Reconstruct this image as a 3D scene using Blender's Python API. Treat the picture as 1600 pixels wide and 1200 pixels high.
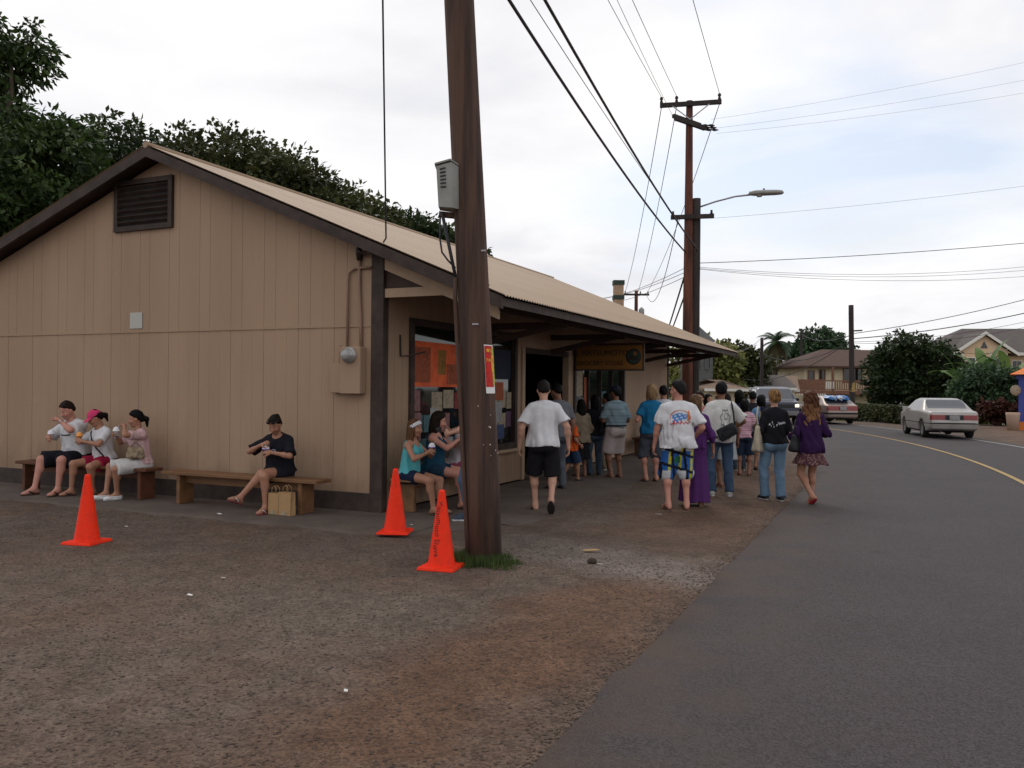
import bpy, bmesh, math, random
import numpy as np
from mathutils import Vector, Matrix
from math import radians as R, sin, cos, pi

for o in list(bpy.data.objects): bpy.data.objects.remove(o)
SC = bpy.context.scene
COL = SC.collection
rng = np.random.default_rng(7)
random.seed(7)

# ------------------------------------------------------------------ camera
YAW = R(24.6); CAMH = 1.65
cam_d = bpy.data.cameras.new('camera'); cam = bpy.data.objects.new('camera', cam_d); COL.objects.link(cam)
cam_d.sensor_width = 36; cam_d.lens = 1320/1600*36; cam_d.clip_start = .05; cam_d.clip_end = 2000
pitch = math.atan(6.7/1320); roll = R(0.5)
cam.matrix_world = Matrix.Translation((0, 0, CAMH)) @ Matrix.Rotation(YAW, 4, 'Z') @ Matrix.Rotation(pi/2 + pitch, 4, 'X') @ Matrix.Rotation(roll, 4, 'Z')
SC.camera = cam
SC.render.resolution_x = 1024; SC.render.resolution_y = 768
SC.view_settings.view_transform = 'Standard'; SC.view_settings.look = 'None'
SC.view_settings.exposure = 0.0; SC.view_settings.gamma = 1
SC.view_settings.use_curve_mapping = False

# ------------------------------------------------------------------ sky and sun
SUN_AZ = R(118); SUN_EL = R(48)          # azimuth measured from +X towards +Y: ahead and to the left, behind cloud
wd = bpy.data.worlds.new('World'); SC.world = wd; wd.use_nodes = True
nt = wd.node_tree; nt.nodes.clear()
def N(t, typ, **kw):
    n = t.nodes.new(typ)
    for k, v in kw.items():
        if k in ('loc',): continue
        setattr(n, k, v)
    return n
out = N(nt, 'ShaderNodeOutputWorld'); bg = N(nt, 'ShaderNodeBackground')
sky = N(nt, 'ShaderNodeTexSky', sky_type='NISHITA', sun_disc=False)
sky.sun_elevation = SUN_EL; sky.sun_rotation = pi/2 - SUN_AZ
sky.air_density = 1.0; sky.dust_density = 1.5
tc = N(nt, 'ShaderNodeTexCoord'); sep = N(nt, 'ShaderNodeSeparateXYZ')
nt.links.new(tc.outputs['Generated'], sep.inputs[0])
def wmath(op, a, b=None, c=None):
    n = N(nt, 'ShaderNodeMath', operation=op)
    for i, v in enumerate((a, b, c)):
        if v is None: continue
        if isinstance(v, (int, float)): n.inputs[i].default_value = v
        else: nt.links.new(v, n.inputs[i])
    return n.outputs[0]
zz = wmath('ADD', wmath('MAXIMUM', sep.outputs[2], 0.0), 0.16)
comb = N(nt, 'ShaderNodeCombineXYZ')
nt.links.new(wmath('DIVIDE', sep.outputs[0], zz), comb.inputs[0]); nt.links.new(wmath('DIVIDE', sep.outputs[1], zz), comb.inputs[1])
def wnoise(scale, detail, rough, off, dist=0.0):
    m = N(nt, 'ShaderNodeMapping'); m.inputs['Location'].default_value = off
    nt.links.new(comb.outputs[0], m.inputs[0])
    n = N(nt, 'ShaderNodeTexNoise'); n.inputs['Scale'].default_value = scale; n.inputs['Detail'].default_value = detail
    n.inputs['Roughness'].default_value = rough; n.inputs['Distortion'].default_value = dist
    nt.links.new(m.outputs[0], n.inputs[0]); return n.outputs[0]
def wramp(v, stops):
    r = N(nt, 'ShaderNodeValToRGB'); e = r.color_ramp.elements
    while len(e) < len(stops): e.new(.5)
    for i, (p, c) in enumerate(stops): e[i].position = p; e[i].color = (*c, 1)
    nt.links.new(v, r.inputs[0]); return r.outputs[0]
cover = wramp(wnoise(.85, 6, .50, (3.1, 1.7, 0), .4), [(.31, (.0, .0, .0)), (.50, (1, 1, 1))])
shade = wramp(wnoise(1.2, 5, .52, (8.3, 2.2, 0), .3), [(.28, (.80, .81, .86)), (.46, (.96, .95, .97)), (.66, (1.10, 1.09, 1.08))])
skys = N(nt, 'ShaderNodeMix', data_type='RGBA', blend_type='MULTIPLY'); skys.inputs['Factor'].default_value = 1
nt.links.new(sky.outputs[0], skys.inputs[6]); skys.inputs[7].default_value = (.13, .13, .13, 1)
thin = N(nt, 'ShaderNodeMix', data_type='RGBA'); thin.inputs['Factor'].default_value = .5      # thin high veil over the blue gaps
nt.links.new(skys.outputs[2], thin.inputs[6]); thin.inputs[7].default_value = (.84, .88, .96, 1)
mx = N(nt, 'ShaderNodeMix', data_type='RGBA')
nt.links.new(cover, mx.inputs['Factor']); nt.links.new(thin.outputs[2], mx.inputs[6]); nt.links.new(shade, mx.inputs[7])
nt.links.new(mx.outputs[2], bg.inputs[0]); bg.inputs[1].default_value = 1.0
nt.links.new(bg.outputs[0], out.inputs[0])
sun_d = bpy.data.lights.new('sun', 'SUN'); sun = bpy.data.objects.new('sun', sun_d); COL.objects.link(sun)
sun_d.energy = .9; sun_d.angle = R(24); sun_d.color = (1, .95, .88)
sd = Vector((cos(SUN_AZ)*cos(SUN_EL), sin(SUN_AZ)*cos(SUN_EL), sin(SUN_EL)))
sun.rotation_euler = sd.to_track_quat('Z', 'Y').to_euler()

# ------------------------------------------------------------------ helpers
FW = np.array([-sin(YAW), cos(YAW)]); RT = np.array([cos(YAW), sin(YAW)])
def W(px, d):
    """world X,Y of a bearing (pixel column of the 1600 px photograph) at a distance d along the view axis"""
    p = (px-800)/1320*d*RT + d*FW
    return float(p[0]), float(p[1])
def gz(x, y):
    """terrain height: level round the store, a little lower beyond the bend"""
    d = np.hypot(x, y); t = np.clip((d-48)/25, 0, 1)
    return -1.0*t*t*(3-2*t)

MATS = {}
def mat(name, col=(.5,.5,.5), rough=.8, metal=0, noise=None, bump=None, attr=False, spec=.3, alpha=None, trans=0, emis=None, var=.0, sheen=0):
    """principled material; noise=(scale, second colour, lo, hi) blends a second colour, bump=(scale, strength)"""
    m = bpy.data.materials.new(name); m.use_nodes = True; t = m.node_tree; b = t.nodes['Principled BSDF']
    b.inputs['Base Color'].default_value = (*col, 1); b.inputs['Roughness'].default_value = rough
    b.inputs['Metallic'].default_value = metal; b.inputs['Specular IOR Level'].default_value = spec
    if trans: b.inputs['Transmission Weight'].default_value = trans
    if sheen: b.inputs['Sheen Weight'].default_value = sheen
    if emis: b.inputs['Emission Color'].default_value = (*emis[0], 1); b.inputs['Emission Strength'].default_value = emis[1]
    g = N(t, 'ShaderNodeTexCoord'); src = None
    if attr:
        a = N(t, 'ShaderNodeAttribute', attribute_name='Col'); src = a.outputs['Color']
    if noise:
        n = N(t, 'ShaderNodeTexNoise'); n.inputs['Scale'].default_value = noise[0]; n.inputs['Detail'].default_value = 8; n.inputs['Roughness'].default_value = .65
        if len(noise) > 4:
            mp = N(t, 'ShaderNodeMapping'); mp.inputs['Scale'].default_value = noise[4]; t.links.new(g.outputs['Object'], mp.inputs[0]); t.links.new(mp.outputs[0], n.inputs[0])
        else: t.links.new(g.outputs['Object'], n.inputs[0])
        mr = N(t, 'ShaderNodeMapRange'); mr.inputs[1].default_value = noise[2]; mr.inputs[2].default_value = noise[3]
        t.links.new(n.outputs[0], mr.inputs[0])
        mm = N(t, 'ShaderNodeMix', data_type='RGBA'); t.links.new(mr.outputs[0], mm.inputs['Factor'])
        if src: t.links.new(src, mm.inputs[6])
        else: mm.inputs[6].default_value = (*col, 1)
        if attr:
            k = N(t, 'ShaderNodeMix', data_type='RGBA', blend_type='MULTIPLY'); k.inputs['Factor'].default_value = 1
            t.links.new(src, k.inputs[6]); k.inputs[7].default_value = (*noise[1], 1); t.links.new(k.outputs[2], mm.inputs[7])
        else: mm.inputs[7].default_value = (*noise[1], 1)
        src = mm.outputs[2]
    if var:
        oi = N(t, 'ShaderNodeObjectInfo'); mr = N(t, 'ShaderNodeMapRange'); mr.inputs[3].default_value = 1-var; mr.inputs[4].default_value = 1+var
        t.links.new(oi.outputs['Random'], mr.inputs[0])
        vm = N(t, 'ShaderNodeMix', data_type='RGBA', blend_type='MULTIPLY'); vm.inputs['Factor'].default_value = 1
        if src: t.links.new(src, vm.inputs[6])
        else: vm.inputs[6].default_value = (*col, 1)
        t.links.new(mr.outputs[0], vm.inputs[7]); src = vm.outputs[2]
    if src: t.links.new(src, b.inputs['Base Color'])
    if bump:
        n = N(t, 'ShaderNodeTexNoise'); n.inputs['Scale'].default_value = bump[0]; n.inputs['Detail'].default_value = 5
        if len(bump) > 2:
            mp = N(t, 'ShaderNodeMapping'); mp.inputs['Scale'].default_value = bump[2]; t.links.new(g.outputs['Object'], mp.inputs[0]); t.links.new(mp.outputs[0], n.inputs[0])
        else: t.links.new(g.outputs['Object'], n.inputs[0])
        bp = N(t, 'ShaderNodeBump'); bp.inputs['Strength'].default_value = bump[1]; bp.inputs['Distance'].default_value = .02
        t.links.new(n.outputs[0], bp.inputs['Height']); t.links.new(bp.outputs[0], b.inputs['Normal'])
    MATS[name] = m; return m

def tag(o, label=None, cat=None, group=None, kind=None):
    if label: o['label'] = label
    if cat: o['category'] = cat
    if group: o['group'] = group
    if kind: o['kind'] = kind
    return o
def empty(name, loc=(0,0,0), rz=0, label=None, cat=None, group=None):
    o = bpy.data.objects.new(name, None); COL.objects.link(o); o.location = loc; o.rotation_euler = (0, 0, rz); o.empty_display_size = .2
    return tag(o, label, cat, group)
def link(name, me, m, parent=None, loc=None, rot=None):
    o = bpy.data.objects.new(name, me); COL.objects.link(o)
    if m is not None:
        ms = m if isinstance(m, (list, tuple)) else [m]
        if not me.materials:
            for q in ms: me.materials.append(q if not isinstance(q, str) else MATS[q])
    if parent: o.parent = parent
    if loc is not None: o.location = loc
    if rot is not None: o.rotation_euler = rot
    return o
def from_np(name, V, F, col=None, smooth=True):
    """fast mesh from arrays; F is (n,3) or (n,4)"""
    V = np.asarray(V, np.float32); F = np.asarray(F, np.int32); k = F.shape[1]
    me = bpy.data.meshes.new(name); me.vertices.add(len(V)); me.vertices.foreach_set('co', V.ravel())
    me.loops.add(F.size); me.loops.foreach_set('vertex_index', F.ravel())
    me.polygons.add(len(F)); me.polygons.foreach_set('loop_start', np.arange(0, F.size, k, dtype=np.int32)); me.polygons.foreach_set('loop_total', np.full(len(F), k, np.int32))
    if smooth: me.polygons.foreach_set('use_smooth', np.ones(len(F), bool))
    if col is not None:
        c = np.ones((len(V), 4), np.float32); c[:, :3] = col
        at = me.color_attributes.new('Col', 'FLOAT_COLOR', 'POINT'); at.data.foreach_set('color', c.ravel())
    me.update(); me.validate(); return me

class MB:
    def __init__(s): s.v = []; s.f = []; s.sm = []
    def add(s, vs, fs, smooth=False):
        k = len(s.v); s.v += [tuple(v) for v in vs]
        for f in fs: s.f.append(tuple(i+k for i in f)); s.sm.append(smooth)
        return s
    def box(s, x0, x1, y0, y1, z0, z1):
        return s.add([(x0,y0,z0),(x1,y0,z0),(x1,y1,z0),(x0,y1,z0),(x0,y0,z1),(x1,y0,z1),(x1,y1,z1),(x0,y1,z1)],
                     [(3,2,1,0),(4,5,6,7),(0,1,5,4),(1,2,6,5),(2,3,7,6),(3,0,4,7)])
    def bar(s, a, b, w, h, up=(0,0,1)):
        a = Vector(a); b = Vector(b); d = (b-a).normalized(); u = Vector(up); r = d.cross(u).normalized(); u = r.cross(d)
        vs = []
        for p in (a, b):
            for i, j in ((-1,-1),(1,-1),(1,1),(-1,1)): vs.append(p + r*(i*w/2) + u*(j*h/2))
        return s.add(vs, [(3,2,1,0),(4,5,6,7),(0,1,5,4),(1,2,6,5),(2,3,7,6),(3,0,4,7)][0:6])
    def tube(s, pts, rad, n=8, cap=True):
        pts = [Vector(p) for p in pts]; rs = rad if hasattr(rad, '__len__') else [rad]*len(pts)
        k = len(s.v); ref = None
        for i, p in enumerate(pts):
            d = (pts[min(i+1, len(pts)-1)] - pts[max(i-1, 0)]).normalized()
            if ref is None: ref = Vector((0,0,1)) if abs(d.z) < .9 else Vector((1,0,0))
            a = d.cross(ref).normalized(); b = a.cross(d).normalized(); ref = b
            for j in range(n): s.v.append(tuple(p + (a*cos(2*pi*j/n) + b*sin(2*pi*j/n))*rs[i]))
        for i in range(len(pts)-1):
            for j in range(n):
                s.f.append((k+i*n+j, k+i*n+(j+1)%n, k+(i+1)*n+(j+1)%n, k+(i+1)*n+j)); s.sm.append(True)
        if cap:
            s.f.append(tuple(k+j for j in reversed(range(n)))); s.sm.append(False)
            s.f.append(tuple(k+(len(pts)-1)*n+j for j in range(n))); s.sm.append(False)
        return s
    def lathe(s, prof, n=24, c=(0,0,0), axis='z'):
        k = len(s.v)
        for r, z in prof:
            for j in range(n):
                a = 2*pi*j/n; p = (r*cos(a), r*sin(a), z)
                if axis == 'x': p = (z, r*cos(a), r*sin(a))
                if axis == 'y': p = (r*cos(a), z, r*sin(a))
                s.v.append((p[0]+c[0], p[1]+c[1], p[2]+c[2]))
        for i in range(len(prof)-1):
            for j in range(n):
                s.f.append((k+i*n+j, k+i*n+(j+1)%n, k+(i+1)*n+(j+1)%n, k+(i+1)*n+j)); s.sm.append(True)
        return s
    def prism(s, poly, y0, y1, axis='y'):
        """polygon in the (a,b) plane extruded along axis: 'y' -> (x,z), 'x' -> (y,z), 'z' -> (x,y)"""
        n = len(poly)
        def p3(p, t): return (p[0], t, p[1]) if axis == 'y' else ((t, p[0], p[1]) if axis == 'x' else (p[0], p[1], t))
        vs = [p3(p, y0) for p in poly] + [p3(p, y1) for p in poly]
        fs = [tuple(range(n)), tuple(range(2*n-1, n-1, -1))] + [(i, i+n, (i+1) % n + n, (i+1) % n) for i in range(n)]
        return s.add(vs, fs)
    def mesh(s, name, fix=True, bevel=0):
        me = bpy.data.meshes.new(name); me.from_pydata(s.v, [], s.f)
        for p, q in zip(me.polygons, s.sm): p.use_smooth = q
        if fix or bevel:
            bm = bmesh.new(); bm.from_mesh(me)
            if fix: bmesh.ops.recalc_face_normals(bm, faces=bm.faces)
            if bevel: bmesh.ops.bevel(bm, geom=[e for e in bm.edges if e.calc_face_angle(0) > .5], offset=bevel, segments=1, affect='EDGES')
            bm.to_mesh(me); bm.free()
        me.update(); return me
    def build(s, name, m, parent=None, loc=None, rot=None, bevel=0): return link(name, s.mesh(name, bevel=bevel), m, parent, loc, rot)
def box(name, b, m, parent=None, bevel=0): return MB().box(*b).build(name, m, parent, bevel=bevel)
def copy_tree(o, parent=None):
    c = o.copy(); COL.objects.link(c); c.parent = parent
    for ch in list(o.children): copy_tree(ch, c)
    return c
def text_mesh(txt, size, ext=.003, align='CENTER'):
    cu = bpy.data.curves.new('lettering', 'FONT'); cu.body = txt; cu.size = size; cu.extrude = ext; cu.align_x = align; cu.resolution_u = 3
    o = bpy.data.objects.new('lettering', cu); COL.objects.link(o)
    dg = bpy.context.evaluated_depsgraph_get(); me = bpy.data.meshes.new_from_object(o.evaluated_get(dg))
    bpy.data.objects.remove(o); bpy.data.curves.remove(cu); return me

# ------------------------------------------------------------------ materials
mat('siding', (.375,.255,.17), .75, noise=(1.1, (.315,.212,.142), .35, .75, (1,1,.25)), bump=(60, .12, (1,1,.08)), var=.015)
mat('siding_gap', (.27,.184,.122), .9)
mat('dark_trim', (.036,.024,.020), .7, noise=(5, (.065,.045,.036), .4, .7), bump=(40, .2, (1,1,.15)))
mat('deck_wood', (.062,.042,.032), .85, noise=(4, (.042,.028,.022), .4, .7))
mat('tan_trim', (.40,.28,.19), .75, noise=(4, (.32,.22,.15), .4, .7))
mat('roof_metal', (.35,.25,.168), .65, noise=(1.3, (.27,.187,.122), .45, .8, (1,1,1)), var=.015, spec=.3)
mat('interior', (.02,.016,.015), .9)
mat('glass_dark', (.012,.013,.012), .05, spec=.6)
mat('paper_orange', (.82,.15,.04), .7, noise=(6, (.66,.10,.035), .4, .6))
mat('vent_metal', (.035,.028,.026), .6)
mat('meter_grey', (.35,.34,.32), .3, metal=.4)
mat('meter_glass', (.3,.3,.3), .08, spec=.7)
mat('pipe', (.27,.17,.12), .6)
mat('pole_wood', (.105,.058,.042), .85, noise=(9, (.045,.028,.022), .42, .62, (1,1,.06)), bump=(40, .8, (1,1,.05)))
mat('pole_red', (.15,.055,.035), .85, noise=(9, (.06,.026,.02), .42, .62, (1,1,.06)), bump=(40, .8, (1,1,.05)))
mat('pole_black', (.03,.025,.024), .85, noise=(9, (.05,.04,.036), .42, .62, (1,1,.06)), bump=(40, .8, (1,1,.05)))
mat('wire', (.03,.03,.035), .6)
mat('wire_pale', (.10,.10,.115), .6)
mat('box_grey', (.30,.30,.28), .45, noise=(4, (.22,.22,.20), .4, .7))
mat('metal_grey', (.33,.33,.34), .4, metal=.6)
mat('cone_orange', (.86,.030,.004), .55, noise=(9, (.45,.028,.010), .50, .82), spec=.2, bump=(30, .2))
mat('ink', (.03,.02,.02), .6)
mat('bench_wood', (.20,.10,.045), .6, noise=(6, (.12,.06,.028), .4, .65, (.15,1,1)), bump=(30, .25, (.1,1,1)))
mat('bench_red', (.12,.045,.022), .65, noise=(6, (.07,.028,.016), .4, .65))
mat('sign_board', (.26,.115,.022), .6, noise=(5, (.20,.085,.018), .4, .7, (.3,1,1)))
mat('sign_dark', (.03,.02,.012), .6)
mat('sign_green', (.03,.05,.04), .6)
mat('kraft', (.40,.25,.12), .8, noise=(12, (.34,.21,.10), .4, .7), bump=(15, .3))
mat('white_paint', (.75,.74,.72), .5)
mat('line_yellow', (.38,.25,.085), .7, noise=(14, (.12,.10,.08), .5, .75))
mat('line_white', (.30,.29,.28), .7, noise=(14, (.12,.11,.10), .5, .75))

# splash dirt and drip marks low on the painted boards: an uneven band of mud specks
t_ = MATS['siding'].node_tree; b_ = t_.nodes['Principled BSDF']; l_ = b_.inputs['Base Color'].links[0].from_socket   # splash
g_ = N(t_, 'ShaderNodeTexCoord'); z_ = N(t_, 'ShaderNodeSeparateXYZ'); t_.links.new(g_.outputs['Object'], z_.inputs[0])
n_ = N(t_, 'ShaderNodeTexNoise'); n_.inputs['Scale'].default_value = 2.2; n_.inputs['Detail'].default_value = 9; n_.inputs['Roughness'].default_value = .7
m_ = N(t_, 'ShaderNodeMapping'); m_.inputs['Scale'].default_value = (1, 1, .35); t_.links.new(g_.outputs['Object'], m_.inputs[0]); t_.links.new(m_.outputs[0], n_.inputs[0])
r_ = N(t_, 'ShaderNodeMapRange'); r_.inputs[1].default_value = 1.0; r_.inputs[2].default_value = .25; r_.inputs[3].default_value = 0; r_.inputs[4].default_value = .32; t_.links.new(z_.outputs[2], r_.inputs[0])
k_ = N(t_, 'ShaderNodeMath', operation='ADD'); t_.links.new(n_.outputs[0], k_.inputs[0]); t_.links.new(r_.outputs[0], k_.inputs[1])
f_ = N(t_, 'ShaderNodeMapRange'); f_.inputs[1].default_value = .60; f_.inputs[2].default_value = .85; f_.inputs[4].default_value = .55; t_.links.new(k_.outputs[0], f_.inputs[0])
x_ = N(t_, 'ShaderNodeMix', data_type='RGBA'); t_.links.new(f_.outputs[0], x_.inputs['Factor']); t_.links.new(l_, x_.inputs[6]); x_.inputs[7].default_value = (.20,.125,.08,1); t_.links.new(x_.outputs[2], b_.inputs['Base Color'])
# ------------------------------------------------------------------ ground
def ground_material():
    m = bpy.data.materials.new('gravel_ground'); m.use_nodes = True; t = m.node_tree; b = t.nodes['Principled BSDF']
    b.inputs['Roughness'].default_value = .92; b.inputs['Specular IOR Level'].default_value = .2
    g = N(t, 'ShaderNodeTexCoord'); P = g.outputs['Object']
    def noise(scale, det=6, rough=.6, off=(0,0,0)):
        mp = N(t, 'ShaderNodeMapping'); mp.inputs['Location'].default_value = off; t.links.new(P, mp.inputs[0])
        n = N(t, 'ShaderNodeTexNoise'); n.inputs['Scale'].default_value = scale; n.inputs['Detail'].default_value = det; n.inputs['Roughness'].default_value = rough
        t.links.new(mp.outputs[0], n.inputs[0]); return n.outputs[0]
    def rng_(v, a, b_, c=0, d=1):
        r = N(t, 'ShaderNodeMapRange'); r.inputs[1].default_value = a; r.inputs[2].default_value = b_; r.inputs[3].default_value = c; r.inputs[4].default_value = d
        t.links.new(v, r.inputs[0]); return r.outputs[0]
    def mixc(f, a, c, mode='MIX'):
        x = N(t, 'ShaderNodeMix', data_type='RGBA', blend_type=mode)
        if isinstance(f, float): x.inputs['Factor'].default_value = f
        else: t.links.new(f, x.inputs['Factor'])
        for i, v in ((6, a), (7, c)):
            if isinstance(v, tuple): x.inputs[i].default_value = (*v, 1)
            else: t.links.new(v, x.inputs[i])
        return x.outputs[2]
    def ma(op, a, c):
        x = N(t, 'ShaderNodeMath', operation=op); x.use_clamp = op in ('MULTIPLY',)
        for i, v in enumerate((a, c)):
            if isinstance(v, (int, float)): x.inputs[i].default_value = v
            else: t.links.new(v, x.inputs[i])
        return x.outputs[0]
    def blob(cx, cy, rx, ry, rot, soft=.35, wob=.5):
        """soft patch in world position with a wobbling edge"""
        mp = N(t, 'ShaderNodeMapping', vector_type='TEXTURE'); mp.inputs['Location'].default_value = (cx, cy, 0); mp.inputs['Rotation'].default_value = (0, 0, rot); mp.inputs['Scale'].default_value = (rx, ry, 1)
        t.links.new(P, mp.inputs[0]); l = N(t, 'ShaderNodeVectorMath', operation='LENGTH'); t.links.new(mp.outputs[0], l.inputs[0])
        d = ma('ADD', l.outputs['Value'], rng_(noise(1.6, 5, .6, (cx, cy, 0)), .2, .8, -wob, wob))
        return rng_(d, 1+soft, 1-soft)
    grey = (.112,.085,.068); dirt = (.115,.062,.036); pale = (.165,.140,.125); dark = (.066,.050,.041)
    c = mixc(ma('MULTIPLY', rng_(noise(.8, 6, .65), .46, .74), .6), grey, dirt)
    c = mixc(rng_(noise(.33, 4, .6, (5, 2, 0)), .55, .70), c, dark)
    c = mixc(ma('MULTIPLY', blob(-2.15, 5.0, .6, 2.6, -.08), .75), c, dirt)
    c = mixc(ma('MULTIPLY', blob(-2.2, 10.0, .9, 2.6, 0), .8), c, (.095,.056,.036))
    c = mixc(ma('MULTIPLY', blob(-2.4, 16.0, 1.1, 4, 0), .8), c, (.095,.058,.038))
    c = mixc(ma('MULTIPLY', blob(-2.6, 7.85, 1.6, .62, -.30, .45, .5), .85), c, pale)
    c = mixc(ma('MULTIPLY', blob(-3.6, 5.2, 1.0, .5, .3), .5), c, (.115,.098,.080))
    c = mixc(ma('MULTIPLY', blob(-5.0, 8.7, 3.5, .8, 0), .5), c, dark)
    # far ground: greener verge beyond the road
    sx = N(t, 'ShaderNodeSeparateXYZ'); t.links.new(P, sx.inputs[0])
    far = rng_(sx.outputs[1], 48, 60)
    c = mixc(far, c, mixc(rng_(noise(.3), .4, .6), (.07,.09,.035), (.10,.07,.045)))
    right = ma('MULTIPLY', rng_(sx.outputs[0], 3.0, 4.5), rng_(sx.outputs[1], 60, 45))
    c = mixc(right, c, mixc(rng_(noise(.6), .4, .6), (.16,.105,.075), (.12,.075,.055)))
    # grains of stone: a fine cell pattern lightens and darkens single pebbles
    vo = N(t, 'ShaderNodeTexVoronoi'); vo.inputs['Scale'].default_value = 55; t.links.new(P, vo.inputs[0])
    sp = N(t, 'ShaderNodeSeparateColor'); t.links.new(vo.outputs['Color'], sp.inputs[0])
    c = mixc(1.0, c, mixc(rng_(sp.outputs[0], 0, 1), (.68,.66,.65), (1.32,1.30,1.28)), 'MULTIPLY')
    c = mixc(.8, c, mixc(rng_(noise(7, 8, .75), .3, .7), (.72,.70,.69), (1.24,1.24,1.24)), 'MULTIPLY')
    c = mixc(.9, c, mixc(rng_(noise(2.6, 4, .7, (1, 7, 0)), .3, .7), (.74,.72,.71), (1.22,1.22,1.22)), 'MULTIPLY')
    t.links.new(c, b.inputs['Base Color'])
    bp = N(t, 'ShaderNodeBump'); bp.inputs['Strength'].default_value = .6; bp.inputs['Distance'].default_value = .010
    hsum = ma('ADD', rng_(vo.outputs['Distance'], 0, .6, 1, 0), noise(9, 8, .7)); t.links.new(hsum, bp.inputs['Height']); t.links.new(bp.outputs[0], b.inputs['Normal'])
    MATS['gravel_ground'] = m
ground_material()
def asphalt_material():
    m = mat('asphalt', (.048,.041,.043), .75, noise=(.7, (.060,.051,.052), .35, .7), spec=.16)
    t = m.node_tree; b = t.nodes['Principled BSDF']; g = N(t, 'ShaderNodeTexCoord')
    src = b.inputs['Base Color'].links[0].from_socket
    vo = N(t, 'ShaderNodeTexVoronoi'); vo.inputs['Scale'].default_value = 110; t.links.new(g.outputs['Object'], vo.inputs[0])
    sp = N(t, 'ShaderNodeSeparateColor'); t.links.new(vo.outputs['Color'], sp.inputs[0])
    mr = N(t, 'ShaderNodeMapRange'); mr.inputs[3].default_value = .55; mr.inputs[4].default_value = 1.45; t.links.new(sp.outputs[0], mr.inputs[0])
    x = N(t, 'ShaderNodeMix', data_type='RGBA', blend_type='MULTIPLY'); x.inputs['Factor'].default_value = 1
    t.links.new(src, x.inputs[6]); t.links.new(mr.outputs[0], x.inputs[7])
    # dust tracked on from the dirt shoulder: follows the left edge (stored per vertex as Col.r)
    a = N(t, 'ShaderNodeAttribute', attribute_name='Col'); n = N(t, 'ShaderNodeTexNoise'); n.inputs['Scale'].default_value = 2.2; n.inputs['Detail'].default_value = 7
    t.links.new(g.outputs['Object'], n.inputs[0]); mu = N(t, 'ShaderNodeMath', operation='MULTIPLY'); mu.use_clamp = True
    s2 = N(t, 'ShaderNodeSeparateColor'); t.links.new(a.outputs['Color'], s2.inputs[0]); t.links.new(s2.outputs[0], mu.inputs[0])
    m2 = N(t, 'ShaderNodeMapRange'); m2.inputs[1].default_value = .3; m2.inputs[2].default_value = .6; t.links.new(n.outputs[0], m2.inputs[0]); t.links.new(m2.outputs[0], mu.inputs[1])
    y = N(t, 'ShaderNodeMix', data_type='RGBA'); t.links.new(mu.outputs[0], y.inputs['Factor']); t.links.new(x.outputs[2], y.inputs[6]); y.inputs[7].default_value = (.082,.056,.042, 1)
    st = N(t, 'ShaderNodeTexNoise'); st.inputs['Scale'].default_value = 1.7; st.inputs['Detail'].default_value = 3; t.links.new(g.outputs['Object'], st.inputs[0])
    sr = N(t, 'ShaderNodeMapRange'); sr.inputs[1].default_value = .66; sr.inputs[2].default_value = .74; sr.inputs[4].default_value = .45; t.links.new(st.outputs[0], sr.inputs[0])
    w = N(t, 'ShaderNodeMix', data_type='RGBA'); t.links.new(sr.outputs[0], w.inputs['Factor']); t.links.new(y.outputs[2], w.inputs[6]); w.inputs[7].default_value = (.028,.022,.021, 1)
    t.links.new(w.outputs[2], b.inputs['Base Color'])
    bp = N(t, 'ShaderNodeBump'); bp.inputs['Strength'].default_value = .5; bp.inputs['Distance'].default_value = .006
    t.links.new(vo.outputs['Distance'], bp.inputs['Height']); t.links.new(bp.outputs[0], b.inputs['Normal'])
asphalt_material()

xs = np.unique(np.concatenate([np.linspace(-700, -60, 14), np.linspace(-60, 40, 90), np.linspace(40, 700, 14)]))
ys = np.unique(np.concatenate([np.linspace(-300, -10, 8), np.linspace(-10, 110, 110), np.linspace(110, 900, 14)]))
gx, gy = np.meshgrid(xs, ys, indexing='ij'); nx, ny = gx.shape
V = np.stack([gx, gy, gz(gx, gy)], -1).reshape(-1, 3); idx = np.arange(nx*ny).reshape(nx, ny)
F = np.stack([idx[:-1,:-1], idx[1:,:-1], idx[1:,1:], idx[:-1,1:]], -1).reshape(-1, 4)
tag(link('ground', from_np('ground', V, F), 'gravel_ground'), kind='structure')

# road: straight past the store, then bending left
RR, RY0, RXC = 64., 14., 2.1
def road_pt(s):
    """centre and left normal of the road at chainage s (s = Y before the bend)"""
    if s <= RY0: return np.array([RXC, s]), np.array([-1., 0.])
    a = min((s-RY0)/RR, 1.45)
    c = np.array([RXC-RR+RR*cos(a), RY0+RR*sin(a)]); n = np.array([-cos(a), -sin(a)])
    ex = (s-RY0) - a*RR
    if ex > 0: c = c + ex*np.array([-sin(a), cos(a)])
    return c, n
def ribbon(name, offs, s0, s1, ds, z, m, col=None, jit=0):
    ss = np.arange(s0, s1+1e-6, ds); V = []; C = []
    for i, s in enumerate(ss):
        c, n = road_pt(s)
        for j, o in enumerate(offs):
            oo = o
            if jit and j == 0: oo = o + jit*(sin(s*1.7)+.7*sin(s*4.1+1)+.6*sin(s*9.3+2)+.5*rng.normal())
            p = c + n*oo; V.append((p[0], p[1], gz(p[0], p[1]) + (z[j] if hasattr(z, '__len__') else z)))
            if col is not None: C.append((col[j],)*3)
    k = len(offs); idx = np.arange(len(ss)*k).reshape(len(ss), k)
    F = np.stack([idx[:-1,1:], idx[1:,1:], idx[1:,:-1], idx[:-1,:-1]], -1).reshape(-1, 4)[:, ::-1]
    return tag(link(name, from_np(name, np.array(V), F[:, ::-1], np.array(C) if col is not None else None, smooth=True), m), kind='structure')
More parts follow.
